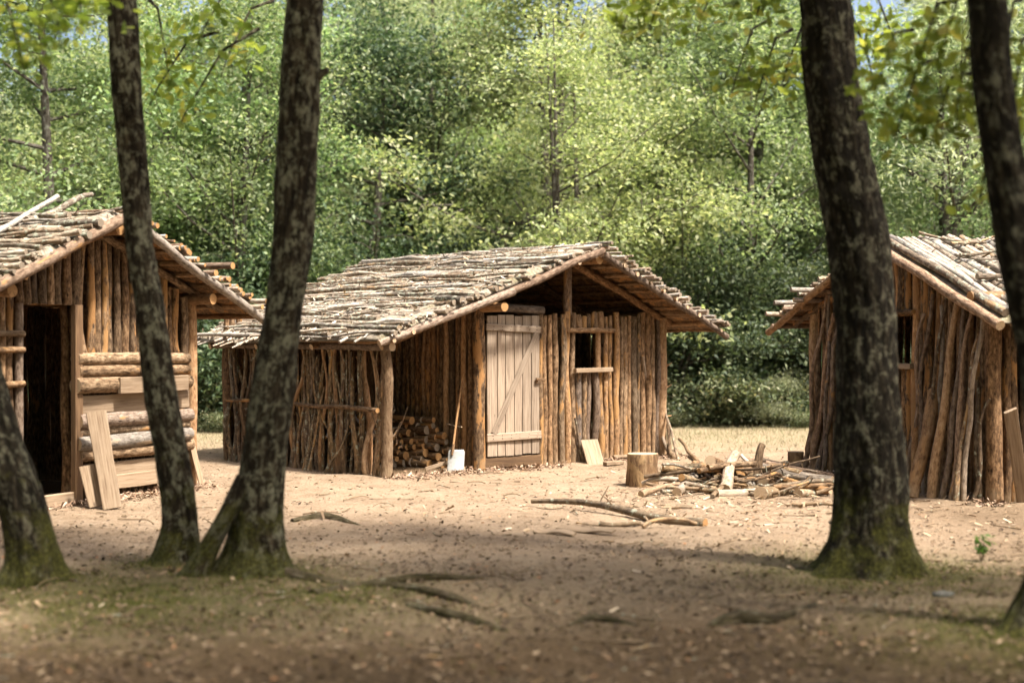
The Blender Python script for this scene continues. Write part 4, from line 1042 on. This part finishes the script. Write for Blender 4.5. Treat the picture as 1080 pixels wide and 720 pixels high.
def front_tree(name, label, keys, sides, lobes, flare, seed, mat, crown_c, crown_r, n_clu, hang, roots=(), flare_h=.45, leafmat='leaf_oak'):
    base = V(keys[0][0], keys[0][1], 0)
    root = empty(name, base, label, 'tree')
    mb = MB(); S = big_trunk(mb, keys, 230, sides * 2, lobes, flare, seed, flare_h, .075)
    limbs = mb; cents = []
    rng = random.Random(seed)
    top = V(*S[-1, :3])
    for i in range(int(n_clu * .72)):
        th, ph = rng.uniform(0, 2 * math.pi), rng.uniform(-.35, 1)
        rad = rng.uniform(.45, 1) ** .6
        p = V(crown_c[0] + crown_r[0] * rad * math.cos(th) * math.cos(ph * .9), crown_c[1] - 1.9 + crown_r[1] * rad * math.sin(th) * math.cos(ph * .9), crown_c[2] + crown_r[2] * rad * math.sin(ph * 1.2))
        cents.append((p, rng.uniform(.6, 1.4)))
        if i % 3 == 0:
            k = rng.randint(int(len(S) * .80), len(S) - 1); s = V(*S[k, :3])
            mid_ = s.lerp(p, .5) + V(rng.uniform(-.3, .3), rng.uniform(-.3, .3), .25)
            r = S[k, 3] * .42
            limbs.tube([s, s.lerp(mid_, .5) + V(0, 0, .1), mid_, mid_.lerp(p, .6), p], [r, r * .75, r * .5, r * .3, r * .12], 7, caps=(False, False), capmat=0)
    hc = []
    for (hx, hy, hY, k, sx, sy) in hang:      # leafy twigs that hang into view, each from a limb above
        p = at(hx, hy, hY); s = V(p.x + sx, p.y + .3, p.z + sy)
        m1 = s.lerp(p, .5) + V(0, 0, .15)
        limbs.tube([s, m1, p, p + (p - m1) * .3 + V(0, 0, -.05)], [.016, .010, .006, .003], 6, caps=(False, False), capmat=0)
        hc += [(p, k), (s.lerp(p, .7), k * .7)]
    mb.part('trunk', [M[mat]], root)
    sets = [spray(cents, 95, .42, .13, 'leaf')]
    if hc: sets.append(spray(hc, 34, .14, .10, 'oak'))
    link('crown', leaf_mesh('crown', sets, M[leafmat], tuple(base)), root)
    for rt in roots:
        b = MB(); pts = []; rs = []
        for (px, py, r, dz) in rt:
            x, y = ray_ground(px, py); pts.append((*G(x, y, dz - r * .35), r))
        Sx = spline(pts, 24)
        b.tube([V(*q[:3]) for q in Sx], [max(.004, q[3]) for q in Sx], 10, caps=(True, True), capmat=0)
        b.part('root', [M['root']], root)
    return root

Y = 10.1
front_tree('oak_tree', 'slender leaning tree with lichen patches in front of the left hut', px_keys([(154, 220, 606), (161, 213, 592), (166, 210, 575), (171, 208, 545), (165, 200, 490), (153, 187, 420), (145, 176, 340), (134, 162, 260), (126, 156, 180), (119, 150, 100), (112, 144, 0)], Y,
           [(-.12, .1, 5.0, .095), (-.2, .2, 6.6, .07), (-.1, .3, 8.5, .03)]), 34, 4, .35, 1, 'trunk', (-2.9, 10.3, 7.0), (2.0, 2.0, 1.9), 60,
           [(165, 95, 10.6, 1.0, .4, .5), (195, 120, 10.6, .6, .5, .7), (175, 60, 10.8, 1.2, -.2, .5), (215, 30, 10.5, 1.0, .3, .4), (60, 25, 8.6, 1.3, -.3, .5), (20, 50, 8.6, 1.3, -.3, .5), (85, 5, 8.8, 1.2, -.1, .4), (240, 60, 10.8, .7, .3, .5)])
Y = 9.65
tb = front_tree('oak_tree', 'lichen covered tree with slanting side stem left of the middle hut', px_keys([(222, 306, 612), (238, 301, 585), (246, 298, 545), (256, 303, 480), (265, 311, 410), (278, 318, 330), (287, 329, 260), (291, 333, 180), (295, 337, 100), (302, 342, 0)], Y,
           [(.10, .1, 5.0, .125), (.3, .2, 6.8, .09), (.35, .3, 9.0, .04)]), 38, 5, .35, 2, 'trunk', (-1.0, 9.8, 7.4), (2.2, 2.1, 2.0), 66, [],
           roots=[[(300, 612, .06, .02), (360, 618, .035, .0), (420, 622, .03, .02), (470, 632, .03, .03), (505, 638, .02, -.01)], [(330, 630, .05, 0.), (400, 615, .03, .01), (450, 612, .028, .03), (510, 611, .015, 0)],
                  [(430, 640, .03, .0), (480, 652, .035, .03), (535, 663, .02, .0)], [(308, 549, .03, .0), (345, 546, .05, .02), (388, 556, .02, -.02)]])
b = MB()
ks = px_keys([(188, 222, 612), (200, 226, 592), (216, 238, 565), (233, 254, 535), (250, 268, 500)], Y - .12, [])
big_trunk(b, ks, 40, 20, 3, .35, 12, .3); b.part('side_stem', [M['trunk']], tb)
b = MB(); p = at(333, 88, Y); b.log(p, at(346, 74, Y - .05), .03, .02, n=4, mat=0, capmat=0); b.part('broken_limb', [M['trunk']], tb)
Y = 9.85
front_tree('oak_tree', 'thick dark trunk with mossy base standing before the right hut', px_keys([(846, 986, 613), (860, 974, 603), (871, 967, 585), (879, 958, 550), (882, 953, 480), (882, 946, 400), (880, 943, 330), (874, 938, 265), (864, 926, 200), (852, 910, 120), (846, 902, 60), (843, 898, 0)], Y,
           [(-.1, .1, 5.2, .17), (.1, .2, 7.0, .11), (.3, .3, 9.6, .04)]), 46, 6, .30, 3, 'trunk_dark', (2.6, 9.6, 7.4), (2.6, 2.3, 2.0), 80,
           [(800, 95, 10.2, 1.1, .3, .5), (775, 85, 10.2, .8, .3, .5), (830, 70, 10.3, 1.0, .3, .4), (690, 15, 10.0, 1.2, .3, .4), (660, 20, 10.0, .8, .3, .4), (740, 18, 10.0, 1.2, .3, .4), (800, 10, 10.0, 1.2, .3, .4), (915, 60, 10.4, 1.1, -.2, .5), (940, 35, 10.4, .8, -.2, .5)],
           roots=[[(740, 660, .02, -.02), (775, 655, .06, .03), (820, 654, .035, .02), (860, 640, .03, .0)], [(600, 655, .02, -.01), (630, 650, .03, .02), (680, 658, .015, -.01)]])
Y = 7.75
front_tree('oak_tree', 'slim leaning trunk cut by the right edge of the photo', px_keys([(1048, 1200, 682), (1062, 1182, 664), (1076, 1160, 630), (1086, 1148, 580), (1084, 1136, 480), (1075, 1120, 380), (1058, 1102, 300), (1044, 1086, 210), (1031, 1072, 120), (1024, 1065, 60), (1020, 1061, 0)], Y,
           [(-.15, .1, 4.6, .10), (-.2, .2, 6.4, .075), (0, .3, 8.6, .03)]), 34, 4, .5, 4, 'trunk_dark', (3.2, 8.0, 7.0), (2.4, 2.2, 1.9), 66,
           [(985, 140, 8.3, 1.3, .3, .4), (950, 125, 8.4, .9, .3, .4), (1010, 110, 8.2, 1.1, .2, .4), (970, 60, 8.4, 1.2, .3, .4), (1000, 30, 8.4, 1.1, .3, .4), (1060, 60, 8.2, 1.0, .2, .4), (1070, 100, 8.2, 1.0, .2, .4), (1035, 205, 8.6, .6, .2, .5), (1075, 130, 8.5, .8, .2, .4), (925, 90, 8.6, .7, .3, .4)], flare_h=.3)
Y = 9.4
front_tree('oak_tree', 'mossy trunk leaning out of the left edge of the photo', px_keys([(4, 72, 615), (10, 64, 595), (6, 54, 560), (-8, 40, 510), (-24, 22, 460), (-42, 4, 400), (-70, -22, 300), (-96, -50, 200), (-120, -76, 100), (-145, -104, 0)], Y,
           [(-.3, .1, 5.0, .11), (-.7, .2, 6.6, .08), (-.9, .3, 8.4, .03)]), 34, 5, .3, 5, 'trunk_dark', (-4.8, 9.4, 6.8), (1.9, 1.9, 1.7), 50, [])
# two more trees outside the frame whose crowns shade the foreground
for i, (x, y) in enumerate([(6.6, 7.0), (6.2, 3.6), (2.7, 4.0), (-2.6, 4.4)]):
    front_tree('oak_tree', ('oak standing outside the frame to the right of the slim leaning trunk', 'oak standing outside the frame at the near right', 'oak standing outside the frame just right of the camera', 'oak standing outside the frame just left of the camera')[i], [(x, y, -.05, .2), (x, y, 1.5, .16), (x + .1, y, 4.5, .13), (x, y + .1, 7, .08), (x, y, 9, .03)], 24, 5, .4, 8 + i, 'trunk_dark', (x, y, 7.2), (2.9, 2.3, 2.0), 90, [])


# ------------------------------------------------------------------ forest behind
def tree_kind(seed, h, cr, cb, n_limb, per, leaves, lsize, templ, stems=1, flat=.45, upright=.5, clr=.31, tr=.11):
    rng = random.Random(seed)
    mb = MB(); cents = []
    for st in range(stems):
        sx, sy = (0, 0) if stems == 1 else (rng.uniform(-.25, .25), rng.uniform(-.25, .25))
        lx, ly = rng.uniform(-.5, .5) * (1 + .8 * (stems - 1)), rng.uniform(-.5, .5)
        keys = [(sx, sy, -.1, tr), (sx + lx * .2, sy + ly * .2, h * .25, tr * .85), (sx + lx * .6, sy + ly * .5, h * .55, tr * .6), (sx + lx, sy + ly, h * .95, tr * .12)]
        S = spline(keys, 22)
        mb.tube([V(*q[:3]) for q in S], [q[3] for q in S], 9, caps=(False, False), capmat=0)
        nl = n_limb // stems
        for i in range(nl):
            q = cb + (1 - cb) * ((i + rng.random()) / nl) ** .9
            k = int(min(q, .97) * 21); s = V(*S[k, :3])
            th = rng.uniform(0, 2 * math.pi)
            prof = math.sin(min(1, (q - cb) / (1 - cb) * .85 + .22) * math.pi) ** .7
            L = cr * prof * rng.uniform(.65, 1.15)
            e = s + V(math.cos(th) * L, math.sin(th) * L, L * upright * rng.uniform(.3, 1.3))
            m_ = s.lerp(e, .5) + V(0, 0, -.06 * L)
            r = max(.012, S[k, 3] * .5)
            mb.tube([s, s.lerp(m_, .5), m_, m_.lerp(e, .5), e], [r, r * .8, r * .55, r * .35, r * .15], 6, caps=(False, False), capmat=0)
            for j in range(per):
                w = rng.uniform(.3, 1.08); c = s.lerp(e, w) + V(rng.gauss(0, .32), rng.gauss(0, .32), rng.gauss(0, .22)) * (cr / 2.2)
                cents.append((c, rng.uniform(.5, 1.5)))
                if j % 2 == 0: mb.tube([s.lerp(e, w * .8), c.lerp(s.lerp(e, w), .4), c], [r * .3, r * .2, r * .08], 5, caps=(False, False), capmat=0)
    c = []
    for (p, k) in cents:
        m = int(leaves * k); g = NP.normal(0, 1, (m, 3)) * np.array([clr, clr, clr * flat]) * k ** .4
        c.append(np.array(p)[None, :] + g)
    c = np.concatenate(c); c[:, 2] = np.maximum(c[:, 2], .05)
    la = leaf_arrays(c, NP.uniform(lsize * .65, lsize * 1.3, len(c)), .8, templ, spread=.65)
    return mb, la

KINDS = {}
def add_kind(key, mat, *a, **k):
    mb, la = tree_kind(*a, **k)
    KINDS[key] = (mb.mesh(key + '_trunk', [M['trunk_far']]), leaf_mesh(key + '_crown', [la], M[mat]))
add_kind('yellow', 'leaf_yellow', 21, 8.4, 3.3, .10, 28, 9, 150, .095, 'leaf', stems=3)
add_kind('mid', 'leaf_mid', 22, 9.6, 2.7, .14, 28, 9, 150, .092, 'leaf')
add_kind('mid_tall', 'leaf_mid', 27, 12.5, 2.9, .2, 30, 9, 125, .11, 'leaf', tr=.15)
add_kind('dark', 'leaf_dark', 23, 7.2, 2.6, .06, 26, 9, 120, .095, 'leaf', clr=.34)
add_kind('pale', 'leaf_pale', 24, 8.2, 2.8, .08, 26, 8, 120, .11, 'narrow', stems=3, upright=.9, flat=.8)
add_kind('tall_pale', 'leaf_pale', 28, 11.5, 2.7, .2, 28, 9, 130, .10, 'leaf', upright=.8)
add_kind('open', 'leaf_mid', 41, 8.6, 2.5, .22, 20, 6, 90, .095, 'leaf', upright=.9, tr=.10)
add_kind('open_yellow', 'leaf_yellow', 43, 8.0, 3.0, .18, 22, 6, 100, .095, 'leaf', stems=3, upright=.9, tr=.08)
add_kind('bush_dark', 'leaf_dark', 25, 2.9, 1.7, .03, 16, 7, 120, .085, 'leaf', stems=3, clr=.28, tr=.04)  # dark leaf colour stands in for the shade of the understory
add_kind('bush_mid', 'leaf_mid', 26, 2.4, 1.5, .03, 16, 7, 110, .085, 'leaf', stems=3, clr=.28, tr=.035)
add_kind('bush_pale', 'leaf_pale', 29, 1.3, .95, .03, 14, 7, 120, .06, 'narrow', stems=3, clr=.2, tr=.02)
add_kind('bramble', 'bramble', 30, .75, .9, .02, 14, 6, 80, .075, 'leaf', stems=3, clr=.2, tr=.015)

def plant(kind, x, y, s, rot, name, label, cat, group, sz=1.0):
    r = empty(name, V(x, y, 0), label, cat, group); r.rotation_euler.z = rot; r.scale = (s, s, s * sz)
    tm, cm = KINDS[kind]
    link('trunk' if cat == 'tree' else 'stem', tm, r); link('crown' if cat == 'tree' else 'foliage', cm, r)
    return r
def PX(px, Y): return (px - CX) / F * Y
GT = 'trees standing behind the huts'
row1 = [
    ('yellow', 585, 25.5, 1.10, .4, 'broad bright yellow-green tree behind the middle hut roof'),
    ('yellow', 690, 29.5, 1.05, 2.2, 'yellow-green tree standing between the bright broad tree and the trunk right of the middle hut'),
    ('pale', 455, 27.5, 1.15, 1.1, 'pale grey-green tree left behind the middle hut roof'),
    ('dark', 385, 25.2, 1.05, .2, 'dark dense tree rising behind the left end of the middle hut roof'),
    ('mid', 248, 24.2, .95, 1.9, 'full green tree between the left hut and the middle hut'),
    ('mid', 785, 26.5, 1.0, .7, 'slender green tree with visible grey trunk between the middle and right huts'),
    ('pale', 985, 24.5, 1.05, 2.9, 'pale grey-green tree directly behind the right hut roof'),
    ('mid', 870, 28.0, 1.05, 4.1, 'green tree behind the thick dark trunk on the right'),
    ('mid', 60, 22.5, 1.0, 5.0, 'green tree behind the roof of the left hut'),
    ('yellow', 150, 26.5, 1.0, 3.3, 'yellow-green tree above the roof of the left hut'),
    ('mid', 1075, 27.0, 1.05, 1.4, 'green tree at the right edge behind the right hut'),
    ('mid', 735, 28.5, 1.0, 2.0, 'leafy green tree in the gap right of the middle hut roof'),
    ('tall_pale', 330, 30.0, 1.0, .9, 'tall pale tree above the gap between left and middle hut'),
]
for k, px, Y, s, rot, lb in row1: plant(k, PX(px, Y * 1.17), Y * 1.17, s * 1.17, rot, 'forest_tree', lb, 'tree', GT)
for k, px, Y, s, rot, lb in [('open', 792, 28.6, 1.05, .3, 'open branched tree with pale grey trunk halfway between the middle and right huts'), ('open_yellow', 602, 27.6, 1.0, 1.3, 'light yellow-green tree with forked grey stems just behind the middle hut ridge'),
                            ('open', 250, 27.0, 1.0, 2.2, 'open tree with dark leaning trunk in the gap left of the lichened trunk'), ('open_yellow', 705, 28.6, .85, 4.0, 'small sunny yellow-green tree beside the right end of the middle hut roof'), ('open', 1005, 27.5, .95, 5.1, 'open tree with bare forked branches above the right hut roof')]:
    plant(k, PX(px, Y), Y, s, rot, 'forest_tree', lb, 'tree', GT)
GT2 = 'trees deep in the forest behind the clearing'
rng = random.Random(5)
for Y0, n, hs in ((37, 9, (.9, 1.1)), (43, 10, (1., 1.2)), (50, 11, (1.1, 1.3))):
    for i in range(n):
        px = -120 + (1320) * (i + .5) / n + rng.uniform(-40, 40); Y = Y0 + rng.uniform(-2, 2)
        if Y0 < 50 and (740 < px < 800 or 890 < px < 960): continue
        k = rng.choice(('mid_tall', 'tall_pale', 'yellow', 'yellow', 'yellow', 'pale'))
        plant(k, PX(px, Y), Y, rng.uniform(*hs), rng.uniform(0, 6.28), 'forest_tree', 'tree deep in the green forest behind the front row of trees', 'tree', GT2)
GS = 'shrubs along the forest edge'
sh = [('bush_dark', 715, 23.3, .95), ('bush_dark', 770, 24.0, 1.15), ('bush_mid', 815, 24.6, 1.2), ('bush_dark', 845, 23.6, .95), ('bush_dark', 880, 24.5, 1.0), ('bush_dark', 225, 22.2, 1.0), ('bush_dark', 195, 21.6, .8), ('bush_dark', 290, 23.4, 1.1), ('bush_mid', 340, 24.2, 1.2),
      ('bush_mid', 740, 26.0, 1.3), ('bush_dark', 660, 25, 1.1), ('bush_dark', 440, 25.5, 1.2), ('bush_mid', 540, 26, 1.1), ('bush_mid', 930, 24.8, 1.1), ('bush_dark', 120, 22.5, 1.1), ('bush_mid', 20, 22, 1.2), ('bush_dark', 800, 25.5, 1.35), ('bush_dark', 255, 24.8, 1.3), ('bush_dark', 1040, 24.8, 1.2)]
for i, (k, px, Y, s) in enumerate(sh):
    plant(k, PX(px, Y * 1.19), Y * 1.19, s * 1.15, i * 1.7, 'forest_shrub', 'dense shrub in the undergrowth along the forest edge', 'shrub', GS)
for i, (k, px, Y, s, lb) in enumerate([('bush_pale', 836, 26.6, .72, 'pale grey-green shrub beside the far corner of the right hut'), ('bush_pale', 803, 27.2, .55, 'smaller dry pale shrub left of the round pale shrub')]):
    plant(k, PX(px, Y), Y, s, i * 2 + 1, 'forest_shrub', lb, 'shrub', GS)
GBm = 'low brambles at the back of the clearing'
for i, (px, Y, s) in enumerate([(712, 22.0, .7), (728, 22.2, .9), (745, 22.3, .85), (762, 22.5, .8), (780, 22.6, .9), (795, 22.7, .8), (850, 22.0, .8), (865, 22, .8), (210, 21.0, .7), (232, 21.2, .9), (255, 21.5, .8)]):
    plant('bramble', PX(px, Y * 1.2), Y * 1.2 + (i % 3) * .6, s * (.5, 1.35, .85)[i % 3], i * 2.3, 'bramble_bush', 'low pale green bramble clump at the back edge of the clearing', 'bramble', GBm)

# far wood closing the view
n = 42000
px = NP.uniform(-55, 55, n); py = NP.uniform(55, 68, n)
hmax = 11 + 2.2 * np.sin(px * .45) + 1.3 * np.sin(px * 1.1 + 1) + NP.normal(0, .5, n)
pz = hmax * NP.random(n) ** .8
c = np.stack([px, py, pz], -1)
o = link('far_forest', leaf_mesh('far_forest', [leaf_arrays(c, NP.uniform(.3, .6, n), .7, 'leaf', spread=.8)], M['leaf_mid']))
tag(o, 'distant green wood closing the view behind the nearer trees', 'forest', kind='stuff')
# side and rear woods so that light comes only from above the clearing
for i, (x, y, k) in enumerate([(-12, 10, 'mid_tall'), (-12, 17, 'mid'), (-14.5, 23, 'mid_tall'), (12.5, 22, 'mid'), (13.5, 16, 'mid'), (-11, 3, 'mid_tall'), (-13, -4, 'mid_tall'), (-7, -6, 'mid_tall'), (-2, -8, 'mid_tall'),
                               (3, -7, 'mid_tall'), (8, -5, 'mid_tall'), (12, 0, 'mid_tall'), (14, 7, 'mid'), (-16, 14, 'mid_tall'), (-5, -12, 'mid_tall'), (6, -12, 'mid_tall'), (17, 12, 'mid_tall'), (-17, 6, 'mid_tall')]):
    plant(k, x, y, 1.0, i * 1.3, 'forest_tree', 'forest tree standing outside the frame beside the clearing', 'tree', 'trees beside the clearing outside the frame')

# ------------------------------------------------------------------ ground cover
def in_hut(x, y):
    for H, u0, u1, v1 in ((HM, -1.4, Wm, 3.7), (HL, 0, Wl, 3.2), (HR, 0, Wr, 3.4)):
        dx, dy = x - H.o[0], y - H.o[1]; u = dx * H.a[0] + dy * H.a[1]; v = dx * H.b[0] + dy * H.b[1]
        if u0 < u < u1 and 0 < v < v1: return True
    return False

def scatter(n, yr, dens=None):
    """ground points roughly even over the picture's depth"""
    y = yr[0] * (yr[1] / yr[0]) ** NP.random(n); x = NP.uniform(-.42, .42, n) * y
    if dens is not None:
        k = NP.random(n) < dens(x, y); x, y = x[k], y[k]
    return x, y

def cover(name, label, cat, n, yr, size, templ, mat, up, dens=None, dz=.006, spread=.3, axis=None):
    x, y = scatter(n, yr, dens); c = np.stack([x, y, gz(x, y) + dz], -1)
    ax = None if axis is None else np.tile(np.array(axis), (len(c), 1))
    o = link(name, leaf_mesh(name, [leaf_arrays(c, NP.uniform(size[0], size[1], len(c)), up, templ, axis=ax, spread=spread)], M[mat]))
    return tag(o, label, cat, kind='stuff')
fore = lambda x, y: np.clip(.38 + (12.5 - y) / 4, .34, 1)
cover('leaf_litter', 'dry brown leaves strewn over the clearing floor', 'leaves', 42000, (5, 23), (.012, .06), 'leaf', 'litter', 1.0, fore)
nearpile = lambda x, y: np.clip(np.exp(-((x - 2.0) ** 2 / 2.6 + (y - 14.2) ** 2 / 3.5)) + .6 * np.exp(-((x - 3.6) ** 2 / 1.2 + (y - 13.6) ** 2 / 2)) + .025 + .5 * np.exp(-((x + 1.2) ** 2 / .6 + (y - 16.6) ** 2 / .1)), 0, 1)
cover('wood_chips', 'pale wood chips and bark crumbs scattered on the sand', 'wood chips', 14000, (8, 22), (.025, .11), 'chip', 'chips', 1.0, nearpile, .01)
dx_, dy_ = [], []
for H, ua, ub in ((HM, -1.5, 3.5), (HL, -.2, 3.0), (HR, -.3, 3.8)):
    for k in range(2600):
        u = R(ua, ub); v = -abs(random.gauss(.06, .16)) - .04
        if noise.noise(V(u * 2.1, H.o[0], 0)) + R(-.4, .4) > .15: continue
        p = H.P(u, v, 0); dx_.append(p.x); dy_.append(p.y)
dx_, dy_ = np.array(dx_), np.array(dy_)
o = link('wall_litter', leaf_mesh('wall_litter', [leaf_arrays(np.stack([dx_, dy_, gz(dx_, dy_) + NP.uniform(.004, .03, len(dx_))], -1), NP.uniform(.02, .09, len(dx_)), .9, 'chip', spread=.5)], M['chips']))
tag(o, 'bark scraps and chips drifted along the feet of the hut walls', 'wood chips', kind='stuff')
# twigs
tw = MB()
for k in range(420):
    x, y = scatter(1, (5.5, 20)); x, y = float(x[0]), float(y[0])
    if in_hut(x, y): continue
    a = R(0, 3.14); L = R(.08, .4); r = R(.003, .009)
    p = G(x, y, r + .004); q = G(x + math.cos(a) * L, y + math.sin(a) * L, r + .006)
    tw.log(p, q, r, r * .6, bend=.03, n=4, sides=5, capmat=0)
o = tw.thing('twig_litter', [M['branch']], V(0, 0, 0), 'small dark twigs littering the clearing floor', 'twigs', None, 'stuff')
back = lambda x, y: np.clip((y - 20.5 - .5 * np.sin(x * 1.3)) / 4, 0, 1)
cover('dry_grass', 'pale dry grass at the back of the clearing', 'grass', 40000, (20, 30), (.04, .11), 'blade', 'drygrass', .15, back, 0, .5, (0, 0, 1.2))
def mossd(x, y):
    m = np.zeros_like(x)
    for (mx, my, a, s) in MOUNDS: m = np.maximum(m, np.exp(-((x - mx) ** 2 + (y - my) ** 2) / (2 * (s * .75) ** 2)))
    m = np.maximum(m, .5 * np.exp(-((x + 1.8) ** 2 / 2.2 + (y - 8.6) ** 2 / .8)))
    return m * (.5 + .5 * np.sin(x * 4 + y * 3) ** 2)
cover('moss_and_grass', 'moss and short grass on the mounds round the tree feet', 'moss', 170000, (6.3, 11.5), (.015, .05), 'blade', 'mossgrass', .2, mossd, 0, .6, (0, 0, .9))
# small green sprig
x, y = ray_ground(1035, 592)
b = MB(); cs = []
root = empty('seedling', G(x, y), 'small bright green seedling right of the thick dark trunk', 'seedling')
for k in range(7):
    e = G(x + R(-.07, .07), y + R(-.07, .07), R(.08, .19)); b.log(G(x, y), e, .003, .002, bend=.02, n=3, sides=5, capmat=0); cs += [e, G(x, y).lerp(e, .6)]
b.part('stem', [M['branch']], root)
c = np.repeat(np.array([tuple(p) for p in cs]), 3, 0) + NP.normal(0, .012, (len(cs) * 3, 3))
link('leaves', leaf_mesh('leaves', [leaf_arrays(c, NP.uniform(.04, .07, len(c)), .7, 'leaf')], M['green_sprig'], tuple(root.location)), root)
# pale stone at the foot of the thick trunk
def stone(px, py, r, label, flat=.5):
    x, y = ray_ground(px, py); c = G(x, y, r * flat * .4); vs = []; fs = []; nu, nv = 14, 9
    for j in range(nv + 1):
        ph = math.pi * j / nv
        for i in range(nu):
            th = 2 * math.pi * i / nu; d = V(math.sin(ph) * math.cos(th), math.sin(ph) * math.sin(th), math.cos(ph))
            k = r * (1 + .3 * noise.noise(d * 1.7 + V(px, 0, 0))); vs.append(c + V(d.x * k * 1.4, d.y * k, d.z * k * flat))
    for j in range(nv):
        for i in range(nu): fs.append((j * nu + i, (j + 1) * nu + i, (j + 1) * nu + (i + 1) % nu, j * nu + (i + 1) % nu))
    sm = NB('grey_stone'); lc = sm.attr('lc'); m = sm.surf(sm.ramp(sm.noise(lc, 14, 5, .65), [(.35, (.07, .066, .055)), (.65, (.20, .19, .165))]), .85, sm.bump(sm.noise(lc, 40, 4), .5, .01))
    b = MB(); b.poly(vs, fs); b.thing('stone', [m], c, label, 'stone')
stone(995, 632, .05, 'small grey stone in the moss right of the thick dark trunk')

# ------------------------------------------------------------------ light, sky, camera
sun_dir = V(.70, -.52, 1.55).normalized()
el = math.asin(sun_dir.z); az = math.atan2(sun_dir.x, sun_dir.y)
L = bpy.data.lights.new('sun', 'SUN'); L.energy = 4.2; L.angle = math.radians(5); L.color = (1.0, .945, .86)
so = bpy.data.objects.new('sun', L); COL.objects.link(so); so.rotation_euler = sun_dir.to_track_quat('Z', 'Y').to_euler()
w = bpy.data.worlds.new('World'); SC.world = w; w.use_nodes = True
nt = w.node_tree; bg = nt.nodes['Background']; sk = nt.nodes.new('ShaderNodeTexSky'); sk.sky_type = 'NISHITA'; sk.sun_disc = False
sk.sun_elevation = el; sk.sun_rotation = az; sk.air_density = .75; sk.dust_density = 6.0; sk.ozone_density = .5
nt.links.new(sk.outputs[0], bg.inputs[0]); bg.inputs[1].default_value = .115
cam = bpy.data.cameras.new('camera'); co = bpy.data.objects.new('camera', cam); COL.objects.link(co); SC.camera = co
co.location = (0, 0, CAMH); co.rotation_euler = (math.radians(90), 0, 0)
cam.sensor_width = 36; cam.lens = 36 * F / 1080; cam.clip_end = 2000
cam.dof.use_dof = True; cam.dof.focus_distance = 16.4; cam.dof.aperture_fstop = .95
vs_ = SC.view_settings; vs_.view_transform = 'Standard'; vs_.look = 'None'; vs_.exposure = 1.6; vs_.gamma = 1; vs_.use_curve_mapping = False
SC.cycles.max_bounces = 6; SC.cycles.diffuse_bounces = 4; SC.cycles.transmission_bounces = 4; SC.cycles.use_denoising = True
SC.cycles.sample_clamp_indirect = 6
